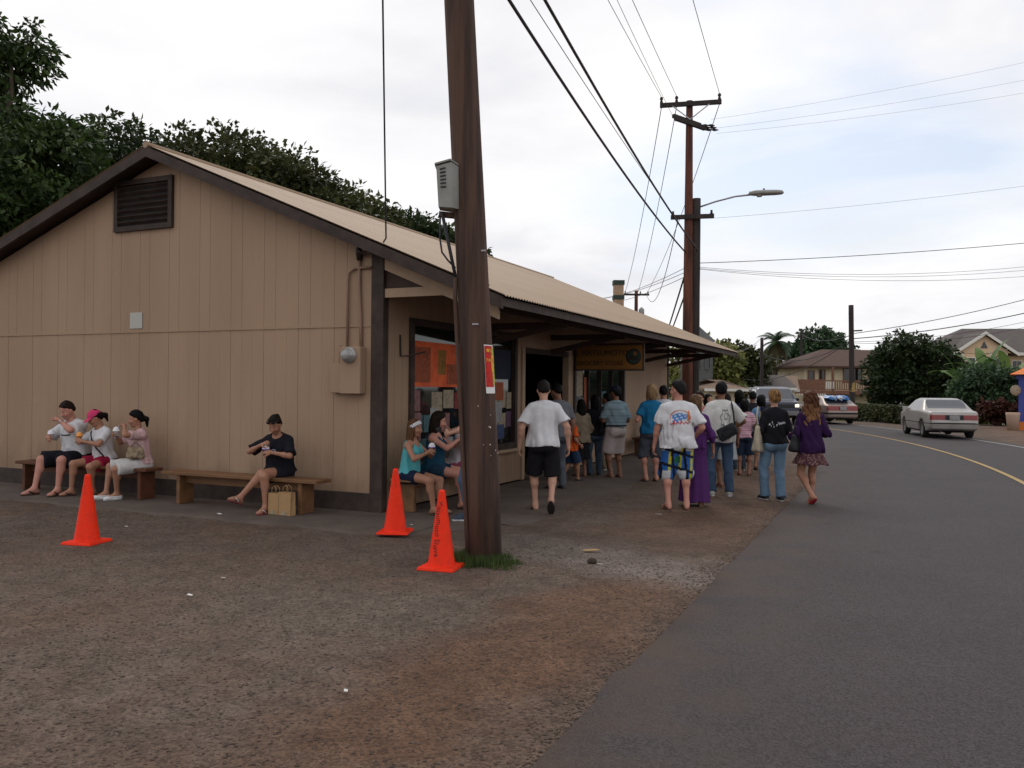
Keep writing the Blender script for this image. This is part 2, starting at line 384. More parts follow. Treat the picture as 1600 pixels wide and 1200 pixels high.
ribbon('road', [3.56, 3.52, 3.2, 2.6, 1.8, 0, -3.0, -3.4], -12, 150, .25, [-.02, .03, .036, .04, .045, .05, .04, .03], 'asphalt', [.9, .8, .45, .15, .03, 0, .1, .8], .035)
ribbon('centre_line', [.05, -.05], 14, 120, .5, .0585, 'line_yellow')
ribbon('edge_line', [-2.82, -2.94], -12, 120, .5, .0475, 'line_white')

# paving strip along the store and under its canopy
mat('paving', (.115,.088,.072), .9, noise=(1.6, (.075,.057,.047), .38, .68), bump=(25, .4))
mb = MB(); n = 40
for i in range(n):
    x0 = -17+i*(17-4.95)/n; x1 = -17+(i+1)*(17-4.95)/n
    f0 = 7.93+.05*sin(i*1.3)+.03*sin(i*3.1); f1 = 7.93+.05*sin((i+1)*1.3)+.03*sin((i+1)*3.1)
    mb.add([(x0,f0,.0),(x1,f1,.0),(x1,f1+.03,.028),(x0,f0+.03,.028),(x1,9.3,.034),(x0,9.3,.034)], [(0,1,2,3),(3,2,4,5)])
mb.add([(-4.95,7.93,0),(-4.4,9.3,0),(-4.95,9.3,.034),(-4.95,7.96,.028)], [(0,1,2,3)])
tag(mb.build('pavement', 'paving'), kind='structure')
mb = MB(); n = 60; pr = None
for i in range(n+1):
    y = 9.25+i*(25.6-9.25)/n; e = -4.1+.10*sin(i*.5)+.05*sin(i*1.3)
    cur = ((e, y, -.004), (e-.7, y, .030), (-6.0, y, .038))
    if pr: mb.add([pr[0], cur[0], cur[1], pr[1], cur[2], pr[2]], [(0,1,2,3),(3,2,4,5)])
    pr = cur
tag(mb.build('porch_pavement', 'paving'), kind='structure')

# loose stones: one uncountable scatter
def stones(name, label, n, pts, smin, smax, m, seed):
    r = np.random.default_rng(seed)
    base = np.array([[1,0,0],[-1,0,0],[0,1,0],[0,-1,0],[0,0,1],[0,0,-1]], float)
    fc = np.array([[0,2,4],[2,1,4],[1,3,4],[3,0,4],[2,0,5],[1,2,5],[3,1,5],[0,3,5]])
    s = smin+(smax-smin)*r.random(n)**3
    sc = np.stack([s*(.7+.6*r.random(n)), s*(.7+.6*r.random(n)), s*(.4+.35*r.random(n))], -1)
    a = r.random(n)*2*pi; V = base[None]*sc[:, None]*(1+.25*r.normal(size=(n,6,1)).clip(-1,1)); 
    x = V[...,0]*np.cos(a)[:,None]-V[...,1]*np.sin(a)[:,None]; y = V[...,0]*np.sin(a)[:,None]+V[...,1]*np.cos(a)[:,None]
    V = np.stack([x+pts[:,0:1], y+pts[:,1:2], V[...,2]+pts[:,2:3]+s[:,None]*.12], -1).reshape(-1, 3)
    F = (fc[None]+6*np.arange(n)[:,None,None]).reshape(-1, 3)
    c = np.repeat(np.clip(.55+.5*r.random(n)**1.5+.6*(r.random(n) > .975), 0, 1.5), 6)[:,None]*np.array([[1,.93,.87]])
    return tag(link(name, from_np(name, V, F, c, smooth=False), m), label, 'gravel', kind='stuff')
mat('stone', (.1,.1,.1), .9, attr=True)
t_ = MATS['stone'].node_tree; b_ = t_.nodes['Principled BSDF']; l_ = b_.inputs['Base Color'].links[0].from_socket
q_ = N(t_, 'ShaderNodeMix', data_type='RGBA', blend_type='MULTIPLY'); q_.inputs['Factor'].default_value = 1; t_.links.new(l_, q_.inputs[6]); q_.inputs[7].default_value = (.13,.10,.083,1); t_.links.new(q_.outputs[2], b_.inputs['Base Color'])
r = np.random.default_rng(3); n0 = 42000
dd = 2.4+9.5*r.random(n0)**1.25; px = -60+1300*r.random(n0); p = ((px-800)/1320*dd)[:,None]*RT+dd[:,None]*FW
keep = (p[:,0] < -1.43) & (p[:,1] < 7.9) & (r.random(n0) < .9); p = p[keep]
edge = np.stack([-1.40-.13*np.abs(r.normal(size=6500)), 2.2+15*r.random(6500)**1.3], -1)
pale = np.stack([-2.55+1.0*r.normal(size=1500), 7.8+.45*r.normal(size=1500)], -1); pale[:,1] -= .30*(pale[:,0]+2.55); pale = pale[pale[:,0] < -1.42]; edge = edge[(edge[:,0] < -1.44) | (r.random(len(edge)) < .35)]
p = np.concatenate([p, edge, pale]); p = np.concatenate([p, np.zeros((len(p), 1))], 1)
stones('gravel', 'loose grey and brown gravel strewn over the dirt lot', len(p), p, .003, .0125, 'stone', 5)

# ------------------------------------------------------------------ the store
ZR, XR, SR, SL = 5.13, -9.93, .4165, .36
XF, YN, YE = -6.06, 9.20, 24.0            # front wall plane, near gable plane, far gable plane
XL = -15.2; RY_N, RY_F, XE = 8.88, 24.7, -4.24
def roof_z(x): return ZR-SR*(x-XR) if x >= XR else ZR-SL*(XR-x)
store = empty('store_building', (-10.5, 9.2, 0), 0, 'long tan wooden store with brown trim and a corrugated roof', 'building')
SO = Matrix.Translation((10.5, -9.2, 0))
def S(o):
    o.parent = store; o.matrix_parent_inverse = SO; return o
def sbox(name, b, m, bevel=0): return S(box(name, b, m, bevel=bevel))
def sub(o, parent):
    o.parent = parent; return o
# core walls behind the boards
core = MB(); core.prism([(XL, 0), (XF-.02, 0), (XF-.02, roof_z(XF)-.16), (XR, ZR-.16), (XL, roof_z(XL)-.16)], YN+.024, YN+.12)
S(core.build('gable_wall', 'siding_gap'))
bw, gap = .198, .003
x = XF-.16; k = 0
while x-bw > XL:
    x0, x1 = x-bw+gap, x
    lo = MB(); lo.box(x0, x1, YN+.003*((k*7) % 3)/2, YN+.03, .26, 2.437); S(lo.build('siding_board', 'siding'))
    pts = [(x0, 2.462), (x1, 2.462), (x1, roof_z(x1)-.14)]
    if x0 < XR < x1: pts.append((XR, ZR-.14))
    pts.append((x0, roof_z(x0)-.14))
    up = MB(); up.prism(pts, YN+.003*((k*5) % 3)/2, YN+.03); S(up.build('siding_board', 'siding'))
    x -= bw; k += 1
sbox('belt_flashing', (XL, XF-.155, YN-.012, YN+.03, 2.435, 2.464), 'siding')
sbox('skirting_board', (XL, XF-.155, YN-.022, YN+.03, .03, .272), 'dark_trim', .006)
sbox('corner_board', (XF-.155, XF+.035, YN-.03, YN+.10, .02, roof_z(XF)-.13), 'dark_trim', .006)
# front wall: pieces round the openings (Y ranges)
def fwall(y0, y1, z0, z1, boards=True):
    S(MB().box(XF-.10, XF-.024, y0, y1, z0, z1).build('front_wall', 'siding_gap'))
    y = y0
    while y < y1-.01:
        e = min(y+.198, y1); S(MB().box(XF-.03, XF, y+.003, e-.003, z0, z1).build('siding_board', 'siding')); y = e
fwall(9.30, 9.86, .05, 3.35); fwall(13.40, 13.62, .05, 3.35); fwall(9.86, 13.40, .05, .62); fwall(9.86, 13.40, 2.60, 3.35)
fwall(13.62, 16.0, 2.38, 3.35); fwall(16.0, 16.25, .05, 3.35); fwall(16.25, 19.75, .05, .55); fwall(16.25, 19.75, 2.45, 3.35)
fwall(19.75, 23.98, .05, 3.35)
sbox('far_gable_wall', (XL, XF-.101, YE-.1, YE-.002, 0, 3.2), 'siding'); sbox('rear_wall', (XL, XL+.1, YN+.13, YE-.11, 0, 3.1), 'siding')
sbox('corner_board', (XF-.12, XF+.03, YE-.02, YE+.04, .02, 3.3), 'dark_trim')
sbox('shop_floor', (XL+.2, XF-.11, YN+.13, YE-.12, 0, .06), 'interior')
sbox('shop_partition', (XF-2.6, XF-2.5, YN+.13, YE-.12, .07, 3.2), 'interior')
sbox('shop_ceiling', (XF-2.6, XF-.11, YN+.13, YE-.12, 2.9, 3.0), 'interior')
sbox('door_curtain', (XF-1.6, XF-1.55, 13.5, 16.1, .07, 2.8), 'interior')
# door frame
dr = sbox('door_frame', (XF-.1, XF+.03, 13.62, 13.74, .04, 2.38), 'tan_trim')
sbox('door_frame', (XF-.1, XF+.03, 15.90, 16.02, .04, 2.38), 'tan_trim'); sbox('door_lintel', (XF-.1, XF+.03, 13.745, 15.895, 2.28, 2.38), 'dark_trim')
sbox('doorstep', (XF-.1, XF+.12, 13.75, 15.89, .04, .10), 'paving')
# windows
def window(y0, y1, z0, z1, npan, m='glass_dark'):
    f = MB(); t = .10
    f.box(XF-.08, XF+.035, y0, y0+t, z0, z1); f.box(XF-.08, XF+.035, y1-t, y1, z0, z1)
    f.box(XF-.08, XF+.034, y0+t, y1-t, z0, z0+t); f.box(XF-.08, XF+.034, y0+t, y1-t, z1-t, z1)
    w = S(f.build('window', 'dark_trim'))
    st = (y1-y0-2*t)/npan
    for i in range(npan):
        a = y0+t+i*st
        sub(box('pane', (XF-.045, XF-.035, a+.02, a+st-.02, z0+t, z1-t), m), w)
        if i: sub(box('mullion', (XF-.07, XF+.02, a-.02, a+.02, z0+t, z1-t), 'dark_trim'), w)
    sub(box('sill', (XF-.02, XF+.08, y0-.05, y1+.05, z0-.05, z0-.002), 'tan_trim'), w)
    return w
w1 = window(9.86, 13.40, .62, 2.60, 2); w2 = window(16.25, 19.75, .55, 2.45, 4)
# notices and sheets taped inside the first window (each its own piece)
pcols = {'p_pale': (.34,.33,.33), 'p_pink': (.36,.17,.17), 'p_blue': (.07,.11,.24), 'p_teal': (.10,.20,.22), 'p_cream': (.38,.31,.22), 'p_red': (.34,.05,.05), 'p_navy': (.02,.025,.06), 'p_ochre': (.42,.21,.04), 'p_plum': (.16,.08,.14), 'p_coral': (.50,.12,.05)}
for k_, c_ in pcols.items():
    if k_ not in ('p_pale', 'p_cream'): c_ = tuple(v*.75 for v in c_)
    mat(k_, c_, .7, noise=(18, tuple(v*.6 for v in c_), .45, .62))
def notice(y0, y1, z0, z1, m, lvl=0): sub(MB().box(XF-.034+.002*lvl, XF-.032+.002*lvl, y0, y1, z0, z1).build('window_notice', m), w1)
notice(10.0, 11.62, 1.66, 2.30, 'paper_orange'); notice(11.66, 13.25, 1.80, 2.30, 'p_navy')
notice(10.02, 10.5, 1.72, 2.22, 'p_coral', 1); notice(10.72, 10.95, 1.84, 2.2, 'p_ochre', 1); notice(10.98, 11.3, 1.70, 2.0, 'p_coral', 1)
rr = random.Random(4); y = 10.0
names = list(pcols)
for row, (z0, z1) in enumerate(((1.30, 1.62), (.98, 1.28), (.74, .96))):
    y = 9.99
    while y < 13.1:
        wdt = rr.uniform(.2, .34)
        if rr.random() < .85: notice(y, min(y+wdt, 13.28), z0+rr.uniform(0, .05), z1-rr.uniform(0, .06), rr.choice(names[:7]+['p_plum']), rr.choice((0, 1)))
        y += wdt+.03
notice(10.50, 10.72, .95, 1.36, 'p_pale', 2); notice(10.04, 10.24, .90, 1.30, 'p_pink', 2)
notice(12.6, 12.95, 1.45, 1.75, 'p_coral', 2); notice(12.55, 12.9, 1.08, 1.42, 'p_pale', 2); notice(12.6, 13.0, .80, 1.04, 'p_blue', 2)
for y0, y1, z0, z1, m in ((16.5, 16.9, 1.5, 2.1, 'p_cream'), (17.0, 17.2, 1.1, 1.9, 'p_coral'), (18.2, 18.5, 1.2, 1.6, 'p_teal')):
    sub(MB().box(XF-.034, XF-.032, y0, y1, z0, z1).build('window_notice', m), w2)
# awning hook beside the first window
S(MB().tube([(XF+.01, 9.62, 2.35), (XF+.02, 9.62, 2.07), (XF+.10, 9.68, 2.07), (XF+.26, 9.85, 2.13)], .012, 6).build('wall_hook', 'dark_trim'))
# roof: corrugated sheets, each its own piece
def sheet_mesh(w, x_top, z_top, x_bot, z_bot, seed):
    nw = 8; per = w/nw; seg = 6; n = nw*seg; r = random.Random(seed)
    V = []; jz = [0]*5
    for j in range(5):
        t = j/4
        for i in range(n+1):
            y = w*i/n; hh = .010*cos(2*pi*i/seg)
            V.append((x_top+(x_bot-x_top)*t, y, z_top+(z_bot-z_top)*t+hh+(jz[j] if 0 < j < 4 else 0)))
    idx = np.arange(5*(n+1)).reshape(5, n+1)
    F = np.stack([idx[:-1,:-1], idx[1:,:-1], idx[1:,1:], idx[:-1,1:]], -1).reshape(-1, 4)
    return from_np('roof_sheet', np.array(V), F)
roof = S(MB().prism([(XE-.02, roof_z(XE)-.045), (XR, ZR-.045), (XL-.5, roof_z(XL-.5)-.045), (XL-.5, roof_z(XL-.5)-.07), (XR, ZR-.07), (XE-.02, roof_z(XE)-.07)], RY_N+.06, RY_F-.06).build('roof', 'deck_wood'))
ns = 24; sw = (RY_F-RY_N)/ns
for side in range(2):
    ms = [sheet_mesh(sw, XR+(.0 if side == 0 else -.0), ZR+.0, (XE+.07) if side == 0 else XL-.6, roof_z(XE+.07) if side == 0 else roof_z(XL-.6), s) for s in range(3)]
    for i in range(ns):
        o = link('roof_sheet', ms[(i*5) % 3], 'roof_metal', None, (0, RY_N+i*sw, 0)); o.parent = roof
S(MB().tube([(XR, RY_N-.01, ZR+.0), (XR, RY_F+.01, ZR+.0)], .05, 8).build('ridge_cap', 'roof_metal'))
# rake boards
for ya, nm in ((RY_N, 'rake_board'), (RY_F-.05, 'rake_board')):
    for (xa, xb) in ((XR, XE+.03), (XL-.55, XR)):
        za, zb = roof_z(xa)-.025, roof_z(xb)-.025
        S(MB().prism([(xa, za), (xb, zb), (xb, zb-.145), (xa, za-.145)], ya, ya+.05).build(nm, 'dark_trim'))
S(MB().prism([(XF+.05, roof_z(XF+.05)-.20), (XE-.15, roof_z(XE-.15)-.20), (XE-.15, roof_z(XE-.15)-.34), (XF+.05, roof_z(XF+.05)-.34)], YN-.03, YN+.02).build('barge_rafter', 'tan_trim'))
S(MB().bar((XF+.04, YN+.02, 2.86), (XE+.25-.55, YN+.02, 2.86), .05, .115).build('tie_beam', 'tan_trim'))
S(MB().prism([(XF+.04, 2.925), (XE-.62, 2.925), (XF+.04, roof_z(XF+.04)-.35)], YN+.025, YN+.04).build('gable_infill', 'deck_wood'))
for i in range(26):
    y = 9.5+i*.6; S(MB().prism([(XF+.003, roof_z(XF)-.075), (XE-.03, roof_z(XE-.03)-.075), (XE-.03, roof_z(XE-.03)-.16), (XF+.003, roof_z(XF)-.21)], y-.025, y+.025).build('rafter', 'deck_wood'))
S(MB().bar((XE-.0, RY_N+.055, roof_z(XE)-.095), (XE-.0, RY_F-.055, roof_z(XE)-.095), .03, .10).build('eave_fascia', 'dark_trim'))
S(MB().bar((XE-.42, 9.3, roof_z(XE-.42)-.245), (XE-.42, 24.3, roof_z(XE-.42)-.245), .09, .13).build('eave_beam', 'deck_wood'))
for y in (12.0, 15.0, 18.0, 21.0, 23.9):
    S(MB().bar((XF+.02, y, 2.35), (XE-.45, y, roof_z(XE-.42)-.31), .09, .09).build('canopy_brace', 'deck_wood'))
    S(MB().bar((XF+.02, y, 2.62), (XE-.35, y, 2.62), .07, .10).build('canopy_tie', 'deck_wood'))
# gable vent with louvres
v = MB(); vx0, vx1, vz0, vz1 = -10.89, -9.70, 3.97, 4.74; t = .075
v.box(vx0, vx0+t, YN-.05, YN+.02, vz0, vz1); v.box(vx1-t, vx1, YN-.05, YN+.02, vz0, vz1); v.box(vx0+t, vx1-t, YN-.05, YN+.02, vz0, vz0+t); v.box(vx0+t, vx1-t, YN-.05, YN+.02, vz1-t, vz1)
vent = S(v.build('gable_vent', 'dark_trim'))
sub(box('vent_back', (vx0+t, vx1-t, YN-.004, YN-.002, vz0+t, vz1-t), 'interior'), vent)
for i in range(7):
    z = vz0+t+.05+i*.088; sub(MB().bar((vx0+t, YN-.026, z), (vx1-t, YN-.026, z), .055, .012, (0, .6, .8)).build('louvre', 'dark_trim'), vent)
mat('plate_white', (.44,.43,.39), .6)
sbox('wall_plate', (-10.56, -10.31, YN-.012, YN-.002, 2.50, 2.74), 'plate_white')
# electric meter boxes and conduits
mt = sbox('meter_box', (-6.62, -6.30, YN-.14, YN-.002, 1.56, 2.17), 'siding', .008)
sub(MB().lathe([(.0, -.09), (.05, -.085), (.085, -.06), (.095, -.0), (.105, .0), (.105, .03)], 20, (-6.46, YN-.17, 2.06), 'y').build('meter_dial', 'meter_grey'), mt)
sub(MB().lathe([(.0, -.11), (.04, -.105), (.07, -.085), (.07, -.07)], 20, (-6.46, YN-.165, 2.06), 'y').build('dial_glass', 'meter_glass'), mt)
sbox('fuse_box', (-6.80, -6.635, YN-.10, YN-.002, 1.57, 1.95), 'siding', .006)
S(MB().tube([(-6.58, YN-.03, 2.17), (-6.58, YN-.03, 3.05), (-6.56, YN-.03, 3.15), (-6.48, YN-.03, 3.2), (-6.2, YN-.04, 3.2)], .017, 8).build('conduit', 'pipe'))
S(MB().tube([(-6.36, YN-.03, 2.17), (-6.37, YN-.03, 2.5), (-6.40, YN-.03, 3.0), (-6.40, YN-.03, 3.33)], .022, 8).build('service_mast', 'pipe'))
S(MB().tube([(-6.40, YN-.03, 3.30), (-6.40, YN-.04, 3.40), (-6.36, YN-.10, 3.42), (-6.32, YN-.14, 3.36)], [.035, .045, .045, .03], 8).build('weatherhead', 'dark_trim'))
S(MB().tube([(-6.70, YN-.02, 1.95), (-6.70, YN-.02, 2.2)], .010, 6).build('conduit', 'pipe'))

# hanging sign
sg = empty('hanging_sign', (-5.18, 15.9, 2.04), 0, 'orange wooden grocery store name board hanging under the canopy', 'sign')
MB().box(-.685, .685, -.02, .02, 0, .47).build('sign_board', 'sign_board', sg, bevel=.006)
fr = MB(); fr.box(-.71, .71, -.03, .03, .472, .50); fr.box(-.71, .71, -.03, .03, -.03, -.002); fr.box(-.71, -.687, -.03, .03, 0, .47); fr.box(.687, .71, -.03, .03, 0, .47); fr.build('sign_frame', 'dark_trim', sg)
for tx, sz, z in (('M. MATSUMOTO', .155, .27), ('GROCERY STORE', .125, .08)):
    link('lettering', text_mesh(tx, sz, .003), 'sign_dark', sg, (-.19, -.024, z), (pi/2, 0, 0))
em = MB().lathe([(0, -.0245), (.155, -.0245), (.155, -.02)], 28, (0, 0, 0), 'y').build('emblem', 'sign_dark', sg, (.50, 0, .245))
MB().lathe([(0, -.026), (.135, -.026)], 28, (0, 0, 0), 'y').build('emblem_disc', 'sign_green', em)
MB().prism([(-.11, -.06), (.11, -.06), (.09, -.02), (.02, .0), (-.03, .03), (-.09, .0)], -.030, -.027).build('emblem_hill', 'sign_dark', em)
MB().lathe([(0, -.028), (.04, -.028)], 14, (.03, 0, .06), 'y').build('emblem_sun', 'sign_board', em)
for x in (-.55, .55): MB().tube([(x, 0, .49), (x, 0, .56 if x < 0 else .50)], .008, 6).build('hanger', 'wire', sg)

# ------------------------------------------------------------------ benches
def bench(loc, rz, L, label, m, h=.44, dpt=.32, inset=.28):
    e = empty('bench', loc, rz, label, 'bench', 'wooden benches round the store')
    MB().box(-L/2, L/2, -dpt/2, dpt/2, h-.045, h).build('seat', m, e, bevel=.006)
    for s in (-1, 1):
        x = s*(L/2-inset); MB().box(x-.03, x+.03, -dpt/2+.03, dpt/2-.03, 0, h-.047).build('leg', m, e, bevel=.004)
    MB().box(-L/2+inset+.032, L/2-inset-.032, -.02, .02, h-.16, h-.048).build('stretcher', m, e)
    return e
bench((-7.90, 8.72, .034), 0, 2.62, 'worn brown plank bench holding the woman with a purple cup', 'bench_wood')
bench((-10.95, 8.78, .034), 0, 2.75, 'dark red plank bench under three people eating by the wall', 'bench_red', inset=.16)
bench((-5.80, 10.45, .04), pi/2, 2.4, 'wooden bench under the canopy seating three women before the window', 'bench_wood', inset=.16)
bench((-5.72, 20.75, .04), pi/2, 1.8, 'bench against the plain front wall under the person in red', 'bench_red', inset=.16)

# ------------------------------------------------------------------ traffic cones
def cone(loc, rz, label, writing=False):
    e = empty('traffic_cone', loc, rz, label, 'traffic cone', 'orange cones before the store')
    MB().add([(-.178,-.178,0),(.178,-.178,0),(.178,.178,0),(-.178,.178,0),(-.165,-.165,.03),(.165,-.165,.03),(.165,.165,.03),(-.165,.165,.03)],
             [(3,2,1,0),(4,5,6,7),(0,1,5,4),(1,2,6,5),(2,3,7,6),(3,0,4,7)]).build('base', 'cone_orange', e, bevel=.006)
    MB().lathe([(.130, .029), (.124, .045), (.030, .69), (.026, .71), (.018, .714), (.018, .60)], 32).build('cone_body', 'cone_orange', e)
    if writing:
        me = text_mesh('Matsumoto Shave', .075, 0, 'LEFT'); L = max(v.co.x for v in me.vertices)
        for v in me.vertices:
            t = v.co.x/L; z = .62-.50*t; r = .124-(z-.045)/(.645)*.094+.0025; a = (v.co.y-.025+.008*sin(v.co.x*40))/r
            a0 = R(-97); v.co = (r*cos(a0+a), r*sin(a0+a), z)
        link('lettering', me, 'ink', e)
    return e
cone((-7.69, 6.18, 0), R(12), 'plain orange traffic cone alone on the gravel before the seated trio')
cone((-5.10, 8.04, .03), R(20), 'plain orange traffic cone beside the brown store corner')
cone((-3.80, 6.78, 0), R(8), 'orange traffic cone with black handwriting beside the near pole', True)

# ------------------------------------------------------------------ poles and wires
def pole_mesh(h, r0, r1, lean, m, name='post', parent=None, seed=0, n=20):
    r = random.Random(seed); V = []; K = 14
    mb = MB(); pts = [(lean[0]*h*i/K, lean[1]*h*i/K, h*i/K-(.3 if i == 0 else 0)) for i in range(K+1)]
    mb.tube(pts, [r0+(r1-r0)*i/K+r.uniform(-.003, .003) for i in range(K+1)], n)
    return mb.build(name, m, parent)
NP = np.array([-3.58, 7.27]); LN = (-.058*cos(YAW), -.058*sin(YAW))
def np_at(h): return Vector((NP[0]+LN[0]*h, NP[1]+LN[1]*h, h))
p1 = empty('utility_pole', (NP[0], NP[1], 0), 0, 'thick brown wooden utility pole with a grey box rising from grass', 'utility pole')
pole_mesh(10.9, .163, .120, LN, 'pole_wood', 'post', p1, 1, 28)
def on1(o): o.parent = p1; o.matrix_parent_inverse = Matrix.Translation((-NP[0], -NP[1], 0)); return o
for h, L in ((10.5, 2.3), (7.6, 1.6)): 
    c = np_at(h); on1(MB().bar(c+Vector((-L/2, -.14, 0)), c+Vector((L/2, -.14, 0)), .1, .12).build('crossarm', 'pole_wood'))
for h in (2.25, 2.95, 4.55): # climbing-step staples
    c = np_at(h); a = -1.75+h; on1(MB().bar(c+Vector((sin(a)*.16-.03, -cos(a)*.165, 0)), c+Vector((sin(a)*.16+.03, -cos(a)*.165, 0)), .012, .015).build('pole_band', 'metal_grey'))
# grey terminal box with louvres on the left of the pole
bc = np_at(3.53); rt3 = Vector((RT[0], RT[1], 0)); fw3 = Vector((FW[0], FW[1], 0))
bx = MB(); q = []
for (s, u, z) in ((-.30,-.14,.21),(-.155,-.20,.235),(-.06,-.09,.20),(-.06,.10,.20),(-.30,.05,.21)): q.append((s, u, z))
top = [bc+rt3*s+fw3*u+Vector((0,0,z)) for s, u, z in q]; bot = [bc+rt3*(s*.92-.0)+fw3*(u*.92)+Vector((0,0,-.19+(.02 if s < -.2 else 0))) for s, u, z in q]
n = len(q); bx.add(top+bot, [tuple(range(n)), tuple(range(2*n-1, n-1, -1))]+[(i, i+n, (i+1) % n+n, (i+1) % n) for i in range(n)])
tb = on1(bx.build('terminal_box', 'box_grey'))
def sub1(o): o.parent = tb; return o
lid = MB().add([p_+Vector((0,0,.002))+(p_-bc)*.05 for p_ in top]+[p_+Vector((0,0,.018))+(p_-bc)*.05 for p_ in top], [tuple(range(n-1, -1, -1)), tuple(range(n, 2*n))]+[(i, (i+1) % n, (i+1) % n+n, i+n) for i in range(n)])
sub1(lid.build('lid', 'box_grey'))
A_, B_ = top[0], top[1]
for i in range(6):
    f = (.10+i*.085); pa = A_.lerp(bot[0], f).lerp(B_.lerp(bot[1], f), .25); pb = A_.lerp(bot[0], f).lerp(B_.lerp(bot[1], f), .62)
    nrm = (B_-A_).cross(Vector((0,0,1))).normalized(); sub1(MB().bar(pa+nrm*.004, pb+nrm*.004, .012, .012).build('louvre', 'vent_metal'))
on1(MB().bar(bc+rt3*-.28+Vector((0,0,-.215)), bc+rt3*-.06+Vector((0,0,-.235)), .06, .05).build('box_bracket', 'pole_wood'))
cd = []
for h in (3.32, 3.15, 2.95, 2.7): cd.append(np_at(h)+rt3*(-.26+.10*(3.32-h)/.62*1.0)+fw3*-.06)
cd += [np_at(h)+rt3*-.175+fw3*-.06 for h in (2.5, 1.8, 1.0, .4, .02)]
on1(MB().tube([cd[0], cd[2], cd[3]], .017, 8).build('cable', 'wire')); on1(MB().tube(cd[3:], .021, 8).build('conduit', 'pole_wood'))
on1(MB().tube([bc+rt3*-.27+Vector((0,0,-.2)), bc+rt3*-.27+Vector((0,0,-.45)), bc+rt3*-.25+Vector((0,0,-.58)), bc+rt3*-.19+Vector((0,0,-.66)), np_at(2.8)+rt3*-.16], .009, 6).build('cable', 'wire'))
# poster wrapped round the pole
def wrap(z0, z1, a0, a1, m, name, off=.004):
    mb = MB(); K = 10
    for i in range(K):
        for (aa, ab) in ((a0+(a1-a0)*i/K, a0+(a1-a0)*(i+1)/K),):
            vs = []
            for z, a in ((z0, aa), (z0, ab), (z1, ab), (z1, aa)):
                c = np_at(z); r = .163-.0040*z+off; d = rt3*sin(a)-fw3*cos(a); vs.append(c+d*r)
            mb.add(vs, [(0, 1, 2, 3)])
    return mb.build(name, m)
ps = on1(wrap(1.60, 2.06, R(30), R(92), 'white_paint', 'poster'))
mat('poster_red', (.60,.02,.015), .6, noise=(25, (.35,.02,.02), .45, .6)); mat('poster_yellow', (.75,.45,.03), .6, noise=(20, (.55,.10,.02), .45, .6)); mat('poster_green', (.28,.38,.05), .6, noise=(20, (.6,.45,.05), .45, .6))
for z0, z1, a0, a1, m, of in ((1.66, 2.05, 39, 80, 'poster_red', .006), (1.68, 2.04, 72, 99, 'poster_green', .0075), (1.80, 1.96, 66, 84, 'poster_yellow', .009), (1.90, 1.93, 44, 70, 'poster_yellow', .008), (1.99, 2.02, 46, 74, 'poster_yellow', .008)):
    o = wrap(z0, z1, R(a0-8), R(a1-8), m, 'poster_print', of); o.parent = ps
rr = random.Random(11)   # torn paper scraps left on staples
for i in range(9):
    z = rr.uniform(1.0, 1.6); a = R(rr.uniform(-10, 75)); s = rr.uniform(.005, .012)
    on1(wrap(z, z+s*1.3, a, a+s/.17, 'white_paint', 'paper_scrap', .003))

p2x, p2y = W(1074, 26.0)
p2 = empty('utility_pole', (p2x, p2y, 0), 0, 'tall red-brown utility pole with crossarms just past the canopy end', 'utility pole')
pole_mesh(10.55, .185, .10, (.0, .0), 'pole_red', 'post', p2, 2)
o = pole_mesh(7.55, .15, .13, (.004, 0), 'pole_black', 'stub_post', p2, 3); o.location = tuple((rt3*.22+fw3*.06))
arm_dir = (rt3-fw3*.22).normalized()
def arm(z, L, name='crossarm', off=0., parent=p2, d=arm_dir, th=.13, m='pole_black'):
    return MB().bar(d*(off-L/2)+Vector((0,0,z))-fw3*.15, d*(off+L/2)+Vector((0,0,z))-fw3*.15, .10, th).build(name, m, parent)
arm(10.42, 1.85); arm(6.95, 1.30, off=.08)
d2 = (rt3*.75+fw3*.66).normalized()
arm(9.82, 1.5, d=d2); MB().bar(d2*-.75+Vector((0,0,9.98))+fw3*.15, d2*.6+Vector((0,0,9.98))+fw3*.15, .10, .11).build('crossarm', 'pole_black', p2)
for x in (-.88, -.42, .86):
    MB().lathe([(0, .06), (.05, .065), (.045, .12), (.03, .16), (.055, .19), (.045, .25), (0, .26)], 10).build('insulator', 'vent_metal', p2, tuple(arm_dir*x+Vector((0,0,10.42))-fw3*.15))
for x in (-.5, .65): MB().lathe([(0, .06), (.05, .065), (.03, .14), (.04, .18), (0, .19)], 10).build('insulator', 'vent_metal', p2, tuple(arm_dir*x+Vector((0,0,6.95))-fw3*.15))
for s in (-1, 1):
    MB().bar(arm_dir*(.55*s)+Vector((0,0,10.36))-fw3*.2, Vector((0,0,9.95))-fw3*.12, .02, .03).build('arm_brace', 'metal_grey', p2)
for i in range(3): # strain insulators towards the road
    a = d2*(.45+.1*i)+Vector((0,0,9.9-.05*i))+rt3*.1; MB().tube([a, a+rt3*.12, a+rt3*.2, a+rt3*.3, a+rt3*.42], [.02, .045, .02, .045, .01], 8).build('strain_insulator', 'vent_metal', p2)
